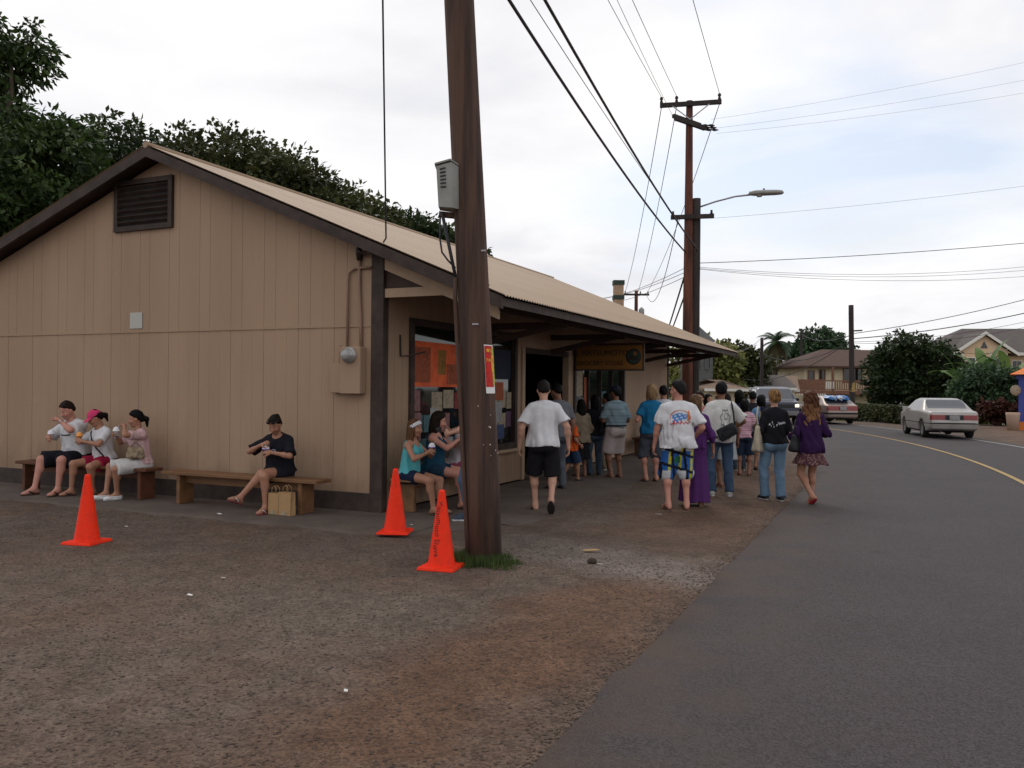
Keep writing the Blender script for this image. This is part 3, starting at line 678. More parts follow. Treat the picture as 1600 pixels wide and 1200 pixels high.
# street light
lb = rt3*.30+fw3*.05+Vector((0,0,7.28))
LT = empty('street_light', (p2x+lb.x, p2y+lb.y, 7.28), 0, 'grey cobra-head street light on a curved arm from the stub pole', 'street light')
ld = (rt3*.98-fw3*.2).normalized()
MB().tube([Vector((0,0,0)), ld*.5+Vector((0,0,.16)), ld*1.1+Vector((0,0,.30)), ld*1.6+Vector((0,0,.34))], .028, 8).build('bracket_arm', 'metal_grey', LT)
hd = MB(); K = 10; prof = [(0, .03, .03), (.03, .08, .08), (.2, .15, .11), (.5, .16, .11), (.85, .15, .10), (1.0, .12, .08), (1.05, .03, .03)]
sd_ = ld.cross(Vector((0,0,1))); vs = []
for (l, w_, h_) in prof:
    for j in range(12):
        a = 2*pi*j/12; vs.append(ld*(1.5+l*.98)+sd_*(w_*cos(a))+Vector((0,0,.36+h_*(sin(a) if sin(a) > 0 else sin(a)*.55))))
hd.add(vs, [(i*12+j, i*12+(j+1) % 12, (i+1)*12+(j+1) % 12, (i+1)*12+j) for i in range(len(prof)-1) for j in range(12)], True); hd.build('lamp_head', 'box_grey', LT)
MB().lathe([(0, -.09), (.07, -.08), (.10, -.03), (.10, 0)], 14).build('lens', 'meter_glass', LT, tuple(ld*1.82+Vector((0,0,.34))))
MB().lathe([(.03, 0), (.03, .06), (0, .07)], 8).build('photocell', 'vent_metal', LT, tuple(ld*1.95+Vector((0,0,.45))))

def far_pole(px, d, top_h, label, arms=(), m='pole_red', r=(.15, .10), lean=(0, 0)):
    x, y = W(px, d); z = float(gz(x, y)); h = top_h-z
    e = empty('utility_pole', (x, y, z), 0, label, 'utility pole')
    pole_mesh(h, r[0], r[1], lean, m, 'post', e, int(px))
    for za, L in arms:
        MB().bar(rt3*(-L/2)+Vector((0,0,za-z))-fw3*.12+Vector((lean[0]*(za-z), lean[1]*(za-z), 0)), rt3*(L/2)+Vector((0,0,za-z))-fw3*.12+Vector((lean[0]*(za-z), lean[1]*(za-z), 0)), .09, .11).build('crossarm', 'pole_black', e)
        for s in (-.45, 0.15, .45): MB().lathe([(.04, .05), (.035, .12), (.05, .16), (0, .22)], 8).build('insulator', 'vent_metal', e, tuple(rt3*(L*s)+Vector((lean[0]*(za-z), lean[1]*(za-z), za-z))-fw3*.12))
    return e
p3 = far_pole(993, 50, 7.5, 'far utility pole with one crossarm and a grey transformer above the roof', ((7.25, 1.5),))
MB().lathe([(0, -.4), (.16, -.38), (.17, .3), (.1, .38), (.03, .45), (0, .46)], 14).build('transformer', 'box_grey', p3, tuple(rt3*.32+Vector((0,0,6.1+1.0*0))))
p4 = far_pole(1332, 50, 6.75, 'bare black utility pole with a yellow band standing by the hedge', (), 'pole_black', (.17, .14), tuple(-.017*RT))
MB().lathe([(.165, 0), (.162, .55)], 16).build('reflector_band', 'line_yellow', p4, (-.017*RT[0]*1.6, -.017*RT[1]*1.6, 1.75))
MB().bar(rt3*-.2+Vector((0,0,5.35)), rt3*.55+Vector((0,0,5.4)), .08, .08).build('cable_bracket', 'pole_black', p4)
far_pole(1190, 60, 5.4, 'thin utility pole standing between the low roof and the palm', (), 'pole_black', (.14, .11))
p6 = far_pole(1252, 88, 8.1, 'distant utility pole before the domed tree', ((7.6, .9), (7.2, .9)), 'pole_black', (.16, .12))

def wire(a, b, sag, r, label, m='wire', group='overhead wires', K=14):
    a = Vector(a); b = Vector(b); pts = []
    for i in range(K+1):
        t = i/K; p = a.lerp(b, t); p.z -= sag*4*t*(1-t); pts.append(p)
    return tag(MB().tube(pts, r, 6).build('overhead_wire', m), label, 'wire', group)
P2 = Vector((p2x, p2y, 0))
def a1(h, x): return np_at(h)+Vector((x, -.14, .1))
def a2(z, x): return P2+arm_dir*x+Vector((0,0,z))-fw3*.15
l_top = 'thin power line strung between the tops of the two tall poles'
for x1, x2 in ((-1.0, -.88), (-.35, -.42), (1.05, .86)): wire(a1(10.55, x1), a2(10.68, x2), .10, .0085, l_top, 'wire_pale', 'high power lines')
wire(a1(7.7, -.7), a2(7.05, -.5), .10, .008, 'thin wire strung between the lower arms of the two tall poles', 'wire_pale')
wire(a1(8.3, .3), a2(9.9, -.45), .10, .006, 'fine pale wire rising to the second crossarm of the red-brown pole', 'wire_pale')
lt = 'thick black cable strung from the near pole to the red-brown pole'
wire(np_at(6.45)+Vector((-.15, .05, 0)), P2+arm_dir*-.10+Vector((0,0,5.9)), .22, .024, lt, 'wire', 'thick black cables')
wire(np_at(6.75)+Vector((.12, .05, 0)), P2+arm_dir*.28+Vector((0,0,5.95)), .22, .024, lt, 'wire', 'thick black cables')
x3, y3 = W(993, 50); z3 = float(gz(x3, y3)); P3 = Vector((x3, y3, 0))
for i, (x2, x3_) in enumerate(((-.88, -.65), (-.42, .1), (.86, .65))): wire(a2(10.35, x2), P3+rt3*x3_+Vector((0,0,7.4)), .5, .012, 'thin power line dropping from the red-brown pole to the far transformer pole', 'wire_pale', 'lines to the transformer pole')
wire(a2(6.9, -.35), P3+rt3*.6+Vector((0,0,7.3)), 1.3, .013, 'slack wire sagging from the lower arm to the far transformer pole')
for dx in (-.1, .12): wire(P2+rt3*dx+Vector((0,0,5.2)), Vector((*W(1010, 60), 1.5)), .2, .028, 'thick cable running down behind the roof from the red-brown pole', 'wire', 'cables down behind the roof')
def far_r(px, py, d): x, y = W(px, d); return Vector((x, y, CAMH+(606.7+(px-800)*.0087-py)/1320*d))
l_r = 'pale wire crossing the sky from the upper crossarms out over the road'
for i, (py0, py1) in enumerate(((186, 78), (200, 108), (208, 130))): wire(far_r(1108+4*i, py0, 26), far_r(1680, py1, 27), .12, .003, l_r, 'wire_pale', 'pale wires over the road')
wire(far_r(1108, 341, 26), far_r(1680, 279, 27), .10, .004, 'pale wire from the lower arm out over the road', 'wire_pale')
wire(far_r(1088, 411, 26), far_r(1680, 372, 27), .10, .011, 'black service cable from the stub pole out over the road')
for a, b in ((417, 408), (419, 414), (420, 425)): wire(far_r(1088, a, 26), far_r(1680, b, 27), .32, .006, 'sagging thin wire from the stub pole over the road', 'wire_pale', 'sagging thin wires over the road')
for a, b, s, r_ in ((521, 446, .25, .022), (529, 470, .3, .03), (534, 484, .4, .012), (536, 492, .5, .012)): 
    wire(far_r(1334, a, 50), far_r(1680, b, 48), s, r_, 'cable from the bare black pole out to the right over the road', 'wire', 'cables from the bare black pole')
for px, py, d, s in ((1190, 553, 60, .8), (1150, 590, 70, 1.0), (1252, 522, 88, .5)):
    wire(far_r(1328, 524 if py < 540 else 532, 50), far_r(px, py, d), s, .022, 'cable from the bare black pole towards the houses', 'wire', 'cables towards the houses')
wire(far_r(1190, 527, 60), far_r(1086, 540, 30), .6, .012, 'thin cable from the thin pole back towards the store', 'wire_pale')
for py0, py1 in ((418, 470), (425, 466), (432, 478)): wire(far_r(1070, py0, 26.2), far_r(900, py1, 45), .3, .009, 'wire from the red-brown pole back over the store roof', 'wire_pale', 'wires over the store roof')
# service drop to the store
wire(far_r(591, -60, 8.6), far_r(601, 372, 10.7), .0, .010, 'black service wire dropping from the sky to the store corner', 'wire')
wire(far_r(601, 372, 10.7), (-6.33, YN-.15, 3.40), .10, .010, 'short looping service wire at the store corner weatherhead', 'wire')
# ------------------------------------------------------------------ implicit-surface helpers (numpy)
def snet(f, lo, hi, h):
    """surface net of the field f (negative inside) over the box lo..hi with cell h -> vertices, quads"""
    lo = np.asarray(lo, np.float32); hi = np.asarray(hi, np.float32)
    n = (np.ceil((hi-lo)/h/4).astype(int)+1)*4; nb = n//4
    cc = [lo[i]+(np.arange(nb[i])*4+1.5)*h for i in range(3)]
    Cg = np.stack(np.meshgrid(*cc, indexing='ij'), -1).reshape(-1, 3).astype(np.float32)
    dc = f(Cg).reshape(nb); D = dc.repeat(4, 0).repeat(4, 1).repeat(4, 2).astype(np.float32)
    act = np.argwhere(np.abs(dc) < 6.5*h)
    off = np.stack(np.meshgrid(*[np.arange(4)]*3, indexing='ij'), -1).reshape(-1, 3)
    I = (act[:, None]*4+off[None]).reshape(-1, 3)
    D[I[:,0], I[:,1], I[:,2]] = f((lo+I*h).astype(np.float32))
    s = D < 0
    cs = np.zeros(np.array(D.shape)-1, np.int8)
    for a in range(2):
        for b in range(2):
            for c in range(2): cs += s[a:s.shape[0]-1+a, b:s.shape[1]-1+b, c:s.shape[2]-1+c]
    cell = np.argwhere((cs > 0) & (cs < 8)); 
    if len(cell) == 0: return np.zeros((0,3)), np.zeros((0,4), int)
    vid = -np.ones(cs.shape, np.int32); vid[tuple(cell.T)] = np.arange(len(cell))
    acc = np.zeros((len(cell), 3)); cnt = np.zeros(len(cell))
    cor = [(0,0,0),(1,0,0),(0,1,0),(1,1,0),(0,0,1),(1,0,1),(0,1,1),(1,1,1)]
    for p, q in ((0,1),(2,3),(4,5),(6,7),(0,2),(1,3),(4,6),(5,7),(0,4),(1,5),(2,6),(3,7)):
        A = cell+np.array(cor[p]); B = cell+np.array(cor[q]); da = D[tuple(A.T)]; db = D[tuple(B.T)]
        m = (da < 0) != (db < 0); t = da[m]/(da[m]-db[m])
        acc[m] += A[m]+t[:, None]*(B[m]-A[m]); cnt[m] += 1
    V = lo+acc/cnt[:, None]*h; Q = []
    for ax in range(3):
        sl0 = [slice(None)]*3; sl1 = [slice(None)]*3; sl0[ax] = slice(0, -1); sl1[ax] = slice(1, None)
        a = s[tuple(sl0)]; e = np.argwhere(a != s[tuple(sl1)]); u, v = [(1,2),(2,0),(0,1)][ax]
        e = e[(e[:,u] > 0) & (e[:,v] > 0) & (e[:,u] < s.shape[u]-1) & (e[:,v] < s.shape[v]-1)]
        U = np.zeros(3, int); U[u] = 1; W_ = np.zeros(3, int); W_[v] = 1
        q = np.stack([vid[tuple((e-U-W_).T)], vid[tuple((e-W_).T)], vid[tuple(e.T)], vid[tuple((e-U).T)]], -1)
        ins = a[tuple(e.T)]; q[~ins] = q[~ins][:, ::-1]; Q.append(q)
    Q = np.concatenate(Q); Q = Q[(Q >= 0).all(1)]
    return V, Q
def smin(a, b, k):
    h = np.maximum(k-np.abs(a-b), 0)/k; return np.minimum(a, b)-h*h*k*.25
def smax(a, b, k): return -smin(-a, -b, k)
def s_cone(P, a, b, ra, rb):
    a = np.asarray(a, np.float32); ba = np.asarray(b, np.float32)-a; pa = P-a
    t = np.clip(pa@ba/max(float(ba@ba), 1e-9), 0, 1); return np.linalg.norm(pa-t[:, None]*ba, axis=1)-(ra+(rb-ra)*t)
def s_ell(P, c, r, M=None):
    q = P-np.asarray(c, np.float32)
    if M is not None: q = q@M.T
    r = np.asarray(r, np.float32); k0 = np.linalg.norm(q/r, axis=1); k1 = np.linalg.norm(q/(r*r), axis=1)
    return k0*(k0-1)/np.maximum(k1, 1e-6)
def s_poly(x, y, pts):
    d = np.full(x.shape, 1e9); ins = np.zeros(x.shape, bool); n = len(pts)
    for i in range(n):
        ax, ay = pts[i]; bx_, by = pts[(i+1) % n]; ex, ey = bx_-ax, by-ay
        t = np.clip(((x-ax)*ex+(y-ay)*ey)/(ex*ex+ey*ey), 0, 1)
        d = np.minimum(d, (x-ax-t*ex)**2+(y-ay-t*ey)**2)
        c = (ay > y) != (by > y)
        if ey != 0: ins ^= c & (x < (bx_-ax)*(y-ay)/ey+ax)
    return np.sqrt(d)*np.where(ins, -1, 1)

# ------------------------------------------------------------------ cars
mat('paint_silver', (.36,.34,.32), .32, metal=.35, noise=(3, (.30,.28,.26), .4, .7), spec=.5)
mat('paint_bronze', (.33,.26,.22), .35, metal=.35, spec=.5)
mat('paint_navy', (.025,.028,.05), .3, metal=.2, spec=.5)
mat('paint_white', (.62,.62,.62), .35, spec=.5)
mat('car_glass', (.05,.055,.065), .06, spec=.8)
mat('tail_red', (.20,.008,.008), .2, spec=.6)
mat('head_lamp', (.9,.85,.7), .15, emis=((1,.80,.5), 1.3))
mat('tyre', (.018,.017,.017), .85)
mat('rim', (.22,.20,.19), .4, metal=.5)
mat('black_plastic', (.02,.02,.022), .6)
def make_car(loc, rz, prof, halfw, roofw, belt, wheels, wr, paint, label, side, front, rear, cell, kind, lower=None):
    """prof: side outline (y from the tail, z); side: window polygons in (y,z); front/rear: (y range) glass bands"""
    L = max(p[0] for p in prof); H_ = max(p[1] for p in prof)
    prof_n = [(y-L/2, z) for y, z in prof]
    def f(P):
        x, y, z = np.abs(P[:,0]), P[:,1], P[:,2]
        w = halfw-.10*np.abs(y/(L/2))**4-(halfw-roofw)*np.clip((z-belt)/(H_-belt), 0, 1.3)-.05*np.clip((.45-z)/.3, 0, 1)
        d = smax(s_poly(y, z, prof_n), (x-w)*.95, .09)
        for wy in wheels:
            wc = np.hypot(y-(wy-L/2), z-wr)-(wr+.055); d = smax(d, -smax(wc, (halfw-.32)-x, .01), .015)
        return d
    V, Q = snet(f, (-halfw-.1, -L/2-.1, .05), (halfw+.1, L/2+.1, H_+.1), cell)
    c = V[Q].mean(1); nr = np.cross(V[Q[:,2]]-V[Q[:,0]], V[Q[:,3]]-V[Q[:,1]]); nr /= np.maximum(np.linalg.norm(nr, axis=1, keepdims=True), 1e-9)
    e = empty('car', loc, rz, label, 'car', 'cars on the road')
    yy = c[:,1]+L/2; groups = {}
    used = np.zeros(len(Q), bool)
    def take(name, m, mask, idx=None):
        mask = mask & ~used
        if mask.sum() < 3: return None
        used[mask] = True; groups.setdefault(name, []).append((m, mask))
    for k, poly in enumerate(side):
        for sx in (-1, 1): take('side_window', 'car_glass', (s_poly(yy, c[:,2], poly) < 0) & (c[:,0]*sx > .3) & (np.abs(nr[:,0]) > .45))
    take('windscreen', 'car_glass', (yy > front[0]) & (yy < front[1]) & (c[:,2] > front[2]) & (nr[:,1] > .25) & (np.abs(c[:,0]) < front[3]))
    take('rear_window', 'car_glass', (yy > rear[0]) & (yy < rear[1]) & (c[:,2] > rear[2]) & (nr[:,1] < -.25) & (np.abs(c[:,0]) < rear[3]))
    if kind == 'tail':
        for sx in (-1, 1): take('tail_light', 'tail_red', (nr[:,1] < -.35) & (yy < .35) & (c[:,2] > lower[0]) & (c[:,2] < lower[1]) & (c[:,0]*sx > lower[2]))
        take('trim_strip', 'black_plastic', (c[:,2] > .50) & (c[:,2] < .55) & ((yy < 1.0) | (np.abs(nr[:,0]) > .5)))
        take('tail_panel', 'black_plastic', (nr[:,1] < -.35) & (yy < .35) & (c[:,2] > lower[0]) & (c[:,2] < lower[1]) & (np.abs(c[:,0]) <= lower[2]))
    else:
        for sx in (-1, 1): take('headlight', 'head_lamp', (nr[:,1] > .3) & (yy > L-.4) & (c[:,2] > lower[0]) & (c[:,2] < lower[1]) & (c[:,0]*sx > lower[2]))
        take('grille', 'black_plastic', (nr[:,1] > .35) & (yy > L-.4) & (c[:,2] > lower[0]-.05) & (c[:,2] < lower[1]) & (np.abs(c[:,0]) <= lower[2]-.03))
        take('bumper', 'metal_grey', (nr[:,1] > .2) & (yy > L-.4) & (c[:,2] > .45) & (c[:,2] < .65))
    take('underbody', 'black_plastic', (c[:,2] < .27) | ((np.abs(c[:,0]) < halfw-.28) & (c[:,2] < .6) & (np.abs(yy-L/2) < L/2-.25)))
    def part(name, m, mask):
        q = Q[mask]; u, inv = np.unique(q, return_inverse=True); link(name, from_np(name, V[u], inv.reshape(q.shape)), m, e)
    part('body', paint, ~used)
    for nm, ls in groups.items():
        for m, mask in ls: part(nm, m, mask)
    for wy in wheels:
        for sx in (-1, 1):
            wl = empty('wheel', (sx*(halfw-.13), wy-L/2, wr)); wl.parent = e
            MB().lathe([(wr*.62, -.09), (wr*.9, -.095), (wr, -.07), (wr, .07), (wr*.9, .095), (wr*.62, .09)], 24, (0,0,0), 'x').build('tyre', 'tyre', wl)
            MB().lathe([(0, .05*sx), (wr*.25, .07*sx), (wr*.45, .05*sx), (wr*.6, .085*sx), (wr*.64, .08*sx), (wr*.64, -.08*sx)], 20, (0,0,0), 'x').build('rim', 'rim', wl)
    for sx in (-1, 1):
        MB().prism([(front[1]-L/2-.62, belt+.0), (front[1]-L/2-.50, belt+.0), (front[1]-L/2-.48, belt+.12), (front[1]-L/2-.60, belt+.13)], sx*(halfw-.02), sx*(halfw+.16), 'x').build('mirror', 'black_plastic' if kind != 'tail' else paint, e, bevel=.01)
    if kind == 'tail':
        pl = MB().box(-.16, .16, -L/2-.035, -L/2-.02, lower[0]+.0, lower[1]-.02).build('number_plate', 'p_pale', e)
        MB().tube([(-.4, -L/2+.3, .22), (-.4, -L/2+.0, .22)], .025, 8).build('exhaust', 'metal_grey', e)
    return e
sedan = [(.03,.33),(.0,.55),(.03,.80),(.10,.92),(.30,.955),(.80,.985),(1.02,1.10),(1.42,1.335),(1.75,1.375),(2.3,1.385),(2.65,1.33),(3.32,.99),(3.75,.94),(4.3,.84),(4.44,.70),(4.47,.45),(4.40,.27),(3.9,.20),(.5,.20)]
c_, n_ = road_pt(31.2)
def heading(s, rev=False):
    a = max(0, min((s-RY0)/RR, 1.45)); return a+(pi if rev else 0)
def lane(s, off): c, n = road_pt(s); p = c-n*off; return (float(p[0]), float(p[1]), float(gz(p[0], p[1]))+.045)
make_car((*W(1464, 31.0), .045), R(12), sedan, .85, .60, .93, (.95, 3.55), .30, 'paint_silver', 'silver sedan with red tail lights driving away along the far lane',
         [[(1.30,.97),(1.58,1.27),(1.95,1.30),(1.93,.97)], [(2.0,.97),(2.02,1.30),(2.42,1.29),(2.95,.98)]], (2.45, 3.5, 1.0, .62), (.7, 1.6, 1.03, .64), .034, 'tail', (.66, .83, .28))
h2 = [(.03,.33),(.0,.55),(.02,.78),(.08,.92),(.40,.99),(.95,1.27),(1.35,1.36),(2.2,1.37),(2.65,1.30),(3.32,.98),(3.75,.92),(4.2,.82),(4.33,.68),(4.35,.45),(4.3,.27),(3.9,.20),(.5,.20)]
hb = (*W(1290, 43.0), .045)
c2 = make_car(hb, R(26), h2, .84, .60, .92, (.9, 3.45), .30, 'paint_bronze', 'bronze hatchback with a full-width red tail band beside the hedge',
         [[(.85,.97),(1.15,1.25),(1.75,1.28),(1.73,.97)], [(1.8,.97),(1.82,1.28),(2.4,1.27),(2.95,.98)]], (2.45, 3.5, 1.0, .62), (.3, 1.2, 1.0, .66), .045, 'tail', (.68, .88, .05))
lx, ly, lz = hb
tp = MB(); 
for i in range(8):
    a = i*1.3; tp.prism([(-.62+.12*i, 1.26), (-.45+.12*i, 1.37+.04*sin(a)), (-.30+.12*i, 1.30+.03*cos(a)), (-.36+.12*i, 1.16+.05*sin(a*2))], -1.75-.1*cos(a), -.9+.2*sin(a*1.7))
mat('tarp_blue', (.06,.20,.50), .5, bump=(10, .5), noise=(3.5, (.55,.58,.62), .50, .54))
tag(tp.build('tarp', 'tarp_blue', None, (lx, ly, lz), (0, 0, R(26)), bevel=.02), 'crumpled blue and white tarpaulin bundled over the hatchback rear', 'tarpaulin')
sv = (*W(1206, 42), .045)
suv = [(.03,.40),(.0,.6),(.04,1.05),(.25,1.62),(.5,1.74),(1.6,1.80),(2.9,1.77),(3.15,1.70),(3.80,1.20),(4.0,1.15),(4.85,1.08),(4.98,.95),(5.02,.65),(4.98,.42),(4.4,.30),(.5,.30)]
make_car(sv, R(196), suv, .97, .78, 1.12, (1.0, 4.1), .38, 'paint_navy', 'dark blue pickup-fronted wagon with headlights on coming round the bend',
         [[(.4,1.16),(.5,1.6),(1.6,1.66),(1.6,1.16)], [(1.7,1.16),(1.7,1.66),(2.6,1.66),(2.6,1.16)], [(2.7,1.16),(2.7,1.66),(3.05,1.64),(3.6,1.2)]], (2.95, 4.0, 1.2, .80), (.0, .4, 1.1, .75), .045, 'head', (.84, .98, .70))
px_, py_ = W(1390, 62)
make_car((px_, py_, float(gz(px_, py_))), R(200), suv, .97, .78, 1.12, (1.0, 4.1), .38, 'paint_white', 'white car parked behind the hedge in the shade of the tree',
         [[(.4,1.16),(.5,1.6),(1.6,1.66),(1.6,1.16)], [(1.7,1.16),(1.7,1.66),(2.6,1.66),(2.6,1.16)]], (2.95, 4.0, 1.2, .80), (.0, .4, 1.1, .75), .06, 'head', (.80, 1.02, .62))

# ------------------------------------------------------------------ trees
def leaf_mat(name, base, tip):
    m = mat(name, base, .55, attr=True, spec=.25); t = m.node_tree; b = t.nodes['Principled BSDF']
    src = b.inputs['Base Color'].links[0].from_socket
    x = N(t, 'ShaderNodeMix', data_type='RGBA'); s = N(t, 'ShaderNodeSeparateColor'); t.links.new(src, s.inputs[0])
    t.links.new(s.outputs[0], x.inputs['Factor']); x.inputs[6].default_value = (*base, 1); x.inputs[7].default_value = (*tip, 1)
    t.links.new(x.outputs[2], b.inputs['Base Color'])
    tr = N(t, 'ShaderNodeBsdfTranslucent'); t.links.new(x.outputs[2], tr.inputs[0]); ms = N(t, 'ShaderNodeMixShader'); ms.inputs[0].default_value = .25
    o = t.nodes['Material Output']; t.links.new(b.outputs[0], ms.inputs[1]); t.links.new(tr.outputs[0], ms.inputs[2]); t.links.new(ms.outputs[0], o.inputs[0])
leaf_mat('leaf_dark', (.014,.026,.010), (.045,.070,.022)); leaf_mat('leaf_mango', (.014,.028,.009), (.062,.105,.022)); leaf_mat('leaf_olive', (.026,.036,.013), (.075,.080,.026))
leaf_mat('leaf_yellow', (.11,.135,.04), (.26,.25,.075)); leaf_mat('leaf_blue', (.030,.060,.032), (.07,.12,.05)); leaf_mat('leaf_red', (.055,.014,.014), (.09,.04,.02)); leaf_mat('leaf_banana', (.06,.13,.03), (.16,.24,.07))
leaf_mat('leaf_brown', (.06,.045,.02), (.10,.10,.04)); leaf_mat('leaf_grass', (.035,.07,.016), (.10,.13,.04))
mat('bark', (.10,.075,.055), .9, noise=(8, (.05,.038,.03), .4, .6, (1,1,.2)), bump=(20, .6, (1,1,.2)))
def leaves(blobs, clumps, per, size, rc, seed, droop=.3, shell=.55, elong=1.7):
    """leaf blades gathered in clumps over the outer part of a set of ellipsoid masses"""
    r = np.random.default_rng(seed); B = np.array([b[0] for b in blobs]); Rr = np.array([b[1] for b in blobs])
    w = (Rr[:,0]*Rr[:,2]); w = w/w.sum(); k = r.choice(len(blobs), clumps, p=w)
    d = r.normal(size=(clumps, 3)); d[:,2] = d[:,2]*.9+.15; d /= np.linalg.norm(d, axis=1, keepdims=True)
    rad = shell+(1.04-shell)*r.random(clumps)**.6; C = B[k]+d*Rr[k]*rad[:, None]*(1+.10*r.normal(size=(clumps, 1)))
    n = clumps*per; ci = np.repeat(np.arange(clumps), per)
    o = r.normal(size=(n, 3)); o /= np.linalg.norm(o, axis=1, keepdims=True); o *= (r.random(n)**.5)[:, None]*rc*np.repeat(.6+.8*r.random(clumps), per)[:, None]; o[:,2] *= .65
    P = C[ci]+o
    ax = o/np.maximum(np.linalg.norm(o, axis=1, keepdims=True), 1e-6)*.7+r.normal(size=(n, 3))*.6+d[ci]*.4; ax[:,2] -= droop; ax /= np.linalg.norm(ax, axis=1, keepdims=True)
    sd = np.cross(ax, r.normal(size=(n, 3))*.7+np.array([0,0,1])); sd /= np.maximum(np.linalg.norm(sd, axis=1, keepdims=True), 1e-6); nm = np.cross(sd, ax)
    s = size*(.6+.8*r.random(n))[:, None]
    V = np.stack([P, P+ax*s*elong*.5+sd*s*.5+nm*s*.1, P+ax*s*elong-nm*s*.12, P+ax*s*elong*.5-sd*s*.5+nm*s*.1], 1).reshape(-1, 3)
    F = np.arange(n*4).reshape(-1, 4)
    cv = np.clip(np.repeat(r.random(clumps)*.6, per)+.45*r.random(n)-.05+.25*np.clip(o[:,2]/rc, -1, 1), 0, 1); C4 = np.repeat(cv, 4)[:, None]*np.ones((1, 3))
    return V, F, C4
def tree(name, loc, blobs, clumps, per, size, rc, leaf, label, seed, trunk=None, group=None, droop=.3, shell=.55, elong=1.7, cat='tree', limbs=True):
    """blobs relative to loc"""
    e = empty(name, loc, 0, label, cat, group)
    V, F, C = leaves(blobs, clumps, per, size, rc, seed, droop, shell, elong)
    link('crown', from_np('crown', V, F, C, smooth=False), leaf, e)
    r = random.Random(seed)
    if trunk:
        th, tr = trunk; mb = MB(); mb.tube([(r.uniform(-.1,.1)*i, r.uniform(-.1,.1)*i, th*i/4-(.2 if i == 0 else 0)) for i in range(5)], [tr*1.25, tr, tr*.9, tr*.8, tr*.7], 10); tp = mb.v[-8]
        mb.build('trunk', 'bark', e)
        if limbs:
            for c, rr_ in blobs:
                a = Vector((0, 0, th*.85)); b = Vector(c); m1 = a.lerp(b, .5)+Vector((r.uniform(-.3,.3), r.uniform(-.3,.3), r.uniform(0,.4)))
                MB().tube([a, m1, a.lerp(b, .85), b], [tr*.6, tr*.4, tr*.22, tr*.08], 7).build('limb', 'bark', e)
    return e
# big trees behind and beside the store
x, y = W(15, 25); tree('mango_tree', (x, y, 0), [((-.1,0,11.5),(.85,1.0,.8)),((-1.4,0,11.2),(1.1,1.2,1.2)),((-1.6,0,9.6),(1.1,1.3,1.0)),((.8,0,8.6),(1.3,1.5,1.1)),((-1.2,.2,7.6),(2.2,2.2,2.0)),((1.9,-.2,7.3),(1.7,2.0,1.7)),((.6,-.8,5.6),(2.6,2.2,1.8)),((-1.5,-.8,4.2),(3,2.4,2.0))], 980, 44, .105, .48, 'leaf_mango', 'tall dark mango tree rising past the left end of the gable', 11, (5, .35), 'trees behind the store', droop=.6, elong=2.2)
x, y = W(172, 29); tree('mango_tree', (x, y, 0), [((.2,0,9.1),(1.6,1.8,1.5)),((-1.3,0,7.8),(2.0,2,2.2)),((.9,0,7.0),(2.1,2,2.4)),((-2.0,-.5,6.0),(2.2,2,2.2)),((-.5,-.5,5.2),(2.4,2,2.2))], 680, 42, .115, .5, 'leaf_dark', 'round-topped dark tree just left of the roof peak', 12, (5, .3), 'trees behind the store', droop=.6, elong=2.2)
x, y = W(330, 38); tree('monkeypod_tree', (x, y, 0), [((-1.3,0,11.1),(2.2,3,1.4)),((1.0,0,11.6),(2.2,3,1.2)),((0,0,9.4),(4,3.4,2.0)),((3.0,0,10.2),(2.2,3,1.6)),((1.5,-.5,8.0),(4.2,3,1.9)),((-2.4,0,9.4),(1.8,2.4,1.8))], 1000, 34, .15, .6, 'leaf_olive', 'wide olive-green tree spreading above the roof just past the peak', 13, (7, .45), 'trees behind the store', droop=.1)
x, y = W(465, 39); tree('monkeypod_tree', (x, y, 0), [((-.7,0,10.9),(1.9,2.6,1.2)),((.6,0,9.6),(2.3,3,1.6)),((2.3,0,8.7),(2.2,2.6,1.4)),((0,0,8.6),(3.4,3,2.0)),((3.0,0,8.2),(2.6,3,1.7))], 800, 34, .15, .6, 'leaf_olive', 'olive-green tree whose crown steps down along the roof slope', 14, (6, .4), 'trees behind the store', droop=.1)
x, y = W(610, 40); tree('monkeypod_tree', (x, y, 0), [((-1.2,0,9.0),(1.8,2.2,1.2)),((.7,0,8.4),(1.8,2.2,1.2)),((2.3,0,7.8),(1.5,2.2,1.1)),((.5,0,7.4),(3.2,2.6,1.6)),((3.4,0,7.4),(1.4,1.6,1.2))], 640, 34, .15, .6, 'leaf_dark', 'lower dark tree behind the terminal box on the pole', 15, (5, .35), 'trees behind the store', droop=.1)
# trees beyond the bend
def T(px, d, blobs, clumps, per, size, rc, leaf, label, seed, name='tree', trunk=(3, .2), **kw):
    x, y = W(px, d); z = float(gz(x, y)); return tree(name, (x, y, z), blobs, clumps, per, size, rc, leaf, label, seed, trunk, **kw)
gb = 'trees beyond the bend'
T(1112, 72, [((-.9,0,4.4),(1.6,1.6,1.4)),((.7,0,4.9),(1.6,1.6,1.5)),((0,-.5,3.2),(2.2,1.8,1.6))], 260, 26, .26, .6, 'leaf_yellow', 'yellow-green tree beside the grey steeple', 21, group=gb)
T(1152, 76, [((-.6,0,5.5),(1.6,1.6,1.4)),((.9,0,5.0),(1.5,1.6,1.5)),((0,-.5,3.4),(2.2,1.8,1.9))], 300, 26, .26, .6, 'leaf_olive', 'olive tree between the yellow-green tree and the palm', 22, group=gb)
T(1088, 82, [((0,0,5.6),(2.6,2,2.0)),((0,0,3.4),(3,2,2.0))], 220, 24, .28, .6, 'leaf_yellow', 'pale tree seen under the canopy end beyond the pole', 23, group=gb)
